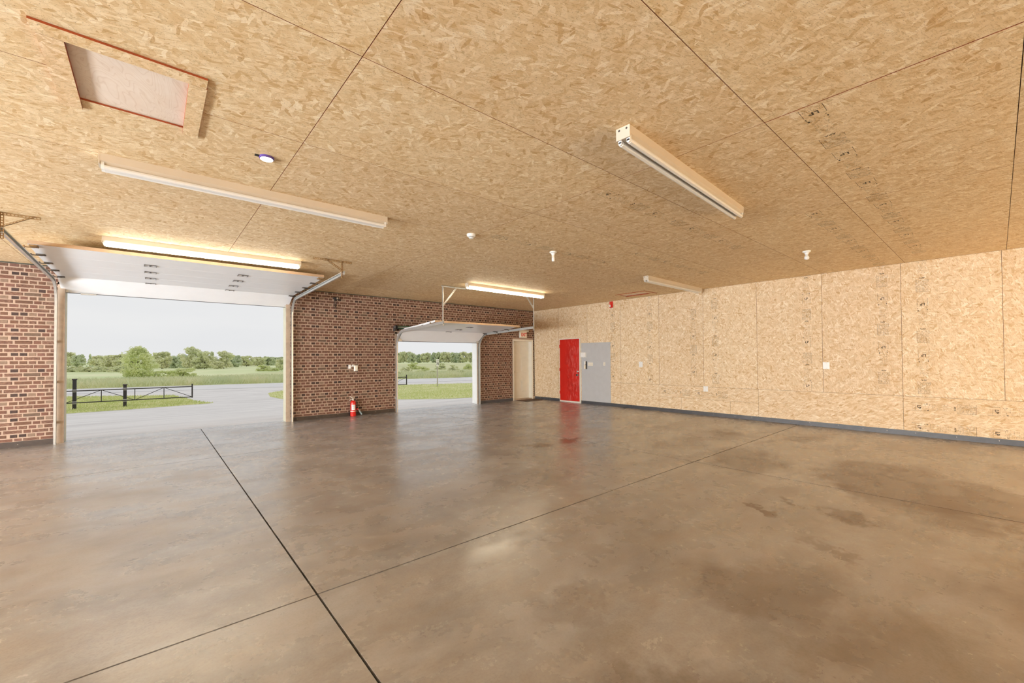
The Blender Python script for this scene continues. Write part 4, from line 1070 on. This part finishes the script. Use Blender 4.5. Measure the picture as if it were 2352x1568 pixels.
tag(ps[0], 'shorter black gate post with a grey cap', 'post', 'gate posts'); tag(ps[1], 'taller black gate post at the left end', 'post', 'gate posts')
list(gate('metal_gate', 'open end of a black tube gate beyond the smaller door', 35.0, [11.5, 13.0, 14.5, 16.0, 17.45], -.19, -.84, .02, []))

# speed sign
sg = thing('speed_sign', 'white speed sign on a grey post beside the road', 'road sign', (20.67, 35.02, -1.2))
MB().box(-.045, .045, -.03, .03, 0, 1.95).build('post', 'post_grey', sg)
pl_ = MB().cham(-.17, .17, -.05, -.031, 1.93, 2.62, .005).build('sign_plate', 'sign_white', sg)
tm = MB(); add_text(tm, '70', .34, (0, -.052, 2.16), .008, .85); tm.build('numerals', 'sign_black', pl_)
MB().box(-.13, .13, -.053, -.0501, 2.44, 2.475).build('caption', 'sign_black', pl_)

# ---- trees
def foliage(seed, shape, n, leaf, clumps):
    """crown of leaf blades gathered in clumps; unit crown: width 2, height 2, base z=0"""
    rr = random.Random(seed); mb = MB(); cl = []
    for k in range(clumps):
        t = rr.random()
        if shape == 'round':
            z = .25+1.6*t; rad = math.sqrt(max(.05, 1-((z-1.05)/1.0)**2))*.85
        elif shape == 'cone':
            z = .1+1.8*t; rad = max(.08, .9*(1-(z-.1)/1.95))
        elif shape == 'cone2':
            z = .15+1.75*t; rad = max(.12, .95*math.sin(math.pi*min(1, (1.98-z)/1.45)*.55)) if z > .6 else .45+.7*(z-.15)
        elif shape == 'low':
            z = .1+1.5*t*t; rad = math.sqrt(max(.05, 1-((z-.2)/1.7)**2))*.95
        else:
            z = .15+1.7*t; rad = .75*math.sqrt(max(.05, 1-((z-.9)/1.15)**2))
        a = rr.uniform(0, 2*math.pi); q_ = math.sqrt(rr.random())*rad
        cl.append((q_*math.cos(a), q_*math.sin(a), z, rr.uniform(.16, .34)*(1.1-.25*t)))
    for k in range(n):
        cx, cy, cz, cr = rr.choice(cl)
        d = Vector((rr.gauss(0, 1), rr.gauss(0, 1), rr.gauss(0, 1))).normalized()*cr*(rr.random()**.35)
        p = Vector((cx, cy, cz))+Vector((d.x, d.y, d.z*.8))
        if p.z < .02: p.z = .02
        nn = (d.normalized()*.8+Vector((rr.gauss(0, .5), rr.gauss(0, .5), rr.gauss(.3, .5)))).normalized()
        u = nn.orthogonal().normalized(); v_ = nn.cross(u); th = rr.uniform(0, 6.28)
        u, v_ = u*math.cos(th)+v_*math.sin(th), v_*math.cos(th)-u*math.sin(th); s_ = leaf*rr.uniform(.6, 1.4)
        mb.quad(p-u*s_, p-v_*s_*.6, p+u*s_, p+v_*s_*.6)
    return mb
def trunk_mesh(seed):
    rr = random.Random(seed); mb = MB(); top = Vector((.02, 0, 1.1)); mb.tube((0, 0, 0), top, .045, .02, 8)
    for k in range(5):
        a = rr.uniform(0, 6.28); z = rr.uniform(.3, .95); mb.tube((0, 0, z), (.55*math.cos(a), .55*math.sin(a), z+.45), .018, .006, 6)
    return mb
PROTO = {}
for key, (seed, shape, n, leaf, cl, mat) in {'round': (1, 'round', 6000, .08, 70, 'leaf_far'), 'round2': (2, 'round', 6000, .08, 64, 'leaf_far'), 'oval': (3, 'oval', 5600, .085, 60, 'leaf_dark'),
        'cone': (4, 'cone', 3600, .07, 60, 'leaf_dark'), 'low': (5, 'low', 5000, .08, 60, 'leaf_far'), 'near': (6, 'cone2', 9000, .045, 90, 'leaf_near'), 'shrub': (8, 'low', 6200, .06, 60, 'leaf_near')}.items():
    f = foliage(seed, shape, n, leaf, cl).build('foliage', mat, None); tmesh = trunk_mesh(seed).build('trunk', 'bark', None)
    PROTO[key] = (f, tmesh, [False])
def tree(kind, px, base_py, top_py, width_px, label, cat='tree', group=None, name='tree', rot=None):
    p = at_ground(px, base_py); dist = (p-Vector((0, 0, HC))).dot(FWD)
    hgt = (base_py-top_py)*dist/F_PX; wid = width_px*dist/F_PX
    r = thing(name, label, cat, p, R.uniform(0, 6.28) if rot is None else rot, group)
    f, t_, u = PROTO[kind]
    for o_, nm in ((f, 'foliage'), (t_, 'trunk')):
        c = share(o_, r, name=nm) if u[0] else o_
        c.parent = r; c.scale = (wid/2, wid/2, hgt/2.05)
    u[0] = True
    return r
tree('near', 316, 868, 795, 84, 'leafy young tree standing nearest beyond the road')
for (px, b, t_, w_) in ((420, 870, 838, 62), (392, 868, 846, 50), (355, 866, 848, 40)):
    tree('shrub', px, b, t_, w_, {420: 'largest dark shrub right of the young tree', 392: 'middle shrub beside the young tree', 355: 'low shrub at the foot of the young tree'}[px], 'shrub', 'shrubs beside the young tree', 'shrub')
tree('shrub', 606, 852, 834, 30, 'dark rounded shrub in the field right of centre', 'shrub', 'field shrubs', 'shrub')
tree('round', 647, 850, 822, 30, 'pale small tree by the right jamb of the large door')
tree('shrub', 628, 852, 842, 26, 'low pale shrub between the field shrubs', 'shrub', 'field shrubs', 'shrub')
LB = 'tree in the far left tree line beyond the field'
LBS = {440: 'tallest round tree in the far left tree line', 207: 'narrow dark conifer in the far left tree line', 487: 'slim pointed tree right of the tallest far tree', 372: 'round tree just right of the young tree in the tree line',
       514: 'broad tree second tallest in the far left tree line', 158: 'tree at the left jamb in the far tree line', 640: 'dark tree near the right jamb in the far tree line', 470: 'wide tree next to the tallest far tree'}
for (k, px, b, t_, w_) in (('round', 158, 842, 807, 30), ('oval', 181, 843, 812, 30), ('cone', 207, 842, 812, 14), ('round2', 226, 844, 815, 34), ('round', 250, 845, 814, 36), ('round2', 275, 845, 812, 38),
        ('oval', 300, 845, 814, 36), ('round', 338, 845, 814, 36), ('round2', 372, 847, 806, 40), ('oval', 398, 845, 815, 34), ('round', 440, 846, 794, 46), ('oval', 422, 845, 812, 34), ('round2', 470, 847, 805, 40), ('cone', 487, 845, 806, 22),
        ('round', 514, 846, 804, 44), ('oval', 540, 843, 814, 36), ('round2', 566, 841, 816, 38), ('round', 592, 840, 818, 38), ('oval', 616, 839, 817, 34), ('oval', 640, 838, 818, 34), ('oval', 664, 838, 818, 34),
        ('round2', 455, 847, 826, 34), ('round', 500, 847, 828, 30), ('oval', 130, 842, 812, 34), ('round', 690, 838, 817, 38)):
    tree(k, px, b, t_, w_, LBS.get(px, LB), 'tree', 'far left tree line')
for i, px in enumerate(range(140, 300, 18)):
    tree('low', px, 853+(i % 2), 840-(i % 3)*1.5, 30, 'light green hedge bush before the left tree line', 'shrub', 'hedge bushes', 'hedge_bush')
for i, px in enumerate(range(720, 1130, 12)):
    tree(('oval', 'round', 'round2', 'oval')[i % 4], px+R.uniform(-3, 3), 832.5, 808+R.uniform(-2, 4), 22+R.uniform(-2, 5), 'tree in the dark tree line seen through the smaller door', 'tree', 'far right tree line')
for i, (px, b, t_, w_) in enumerate(((950, 848, 828, 30), (972, 858, 836, 32), (932, 860, 838, 32), (1012, 848, 831, 26), (1043, 852, 835, 28), (1075, 848, 832, 24), (992, 864, 848, 24), (1058, 862, 847, 26), (915, 867, 850, 26))):
    tree('shrub' if i in (0, 1, 5) else 'low', px, b, t_, w_, 'rounded bush in the meadow seen through the smaller door', 'shrub', 'meadow bushes', 'meadow_bush')
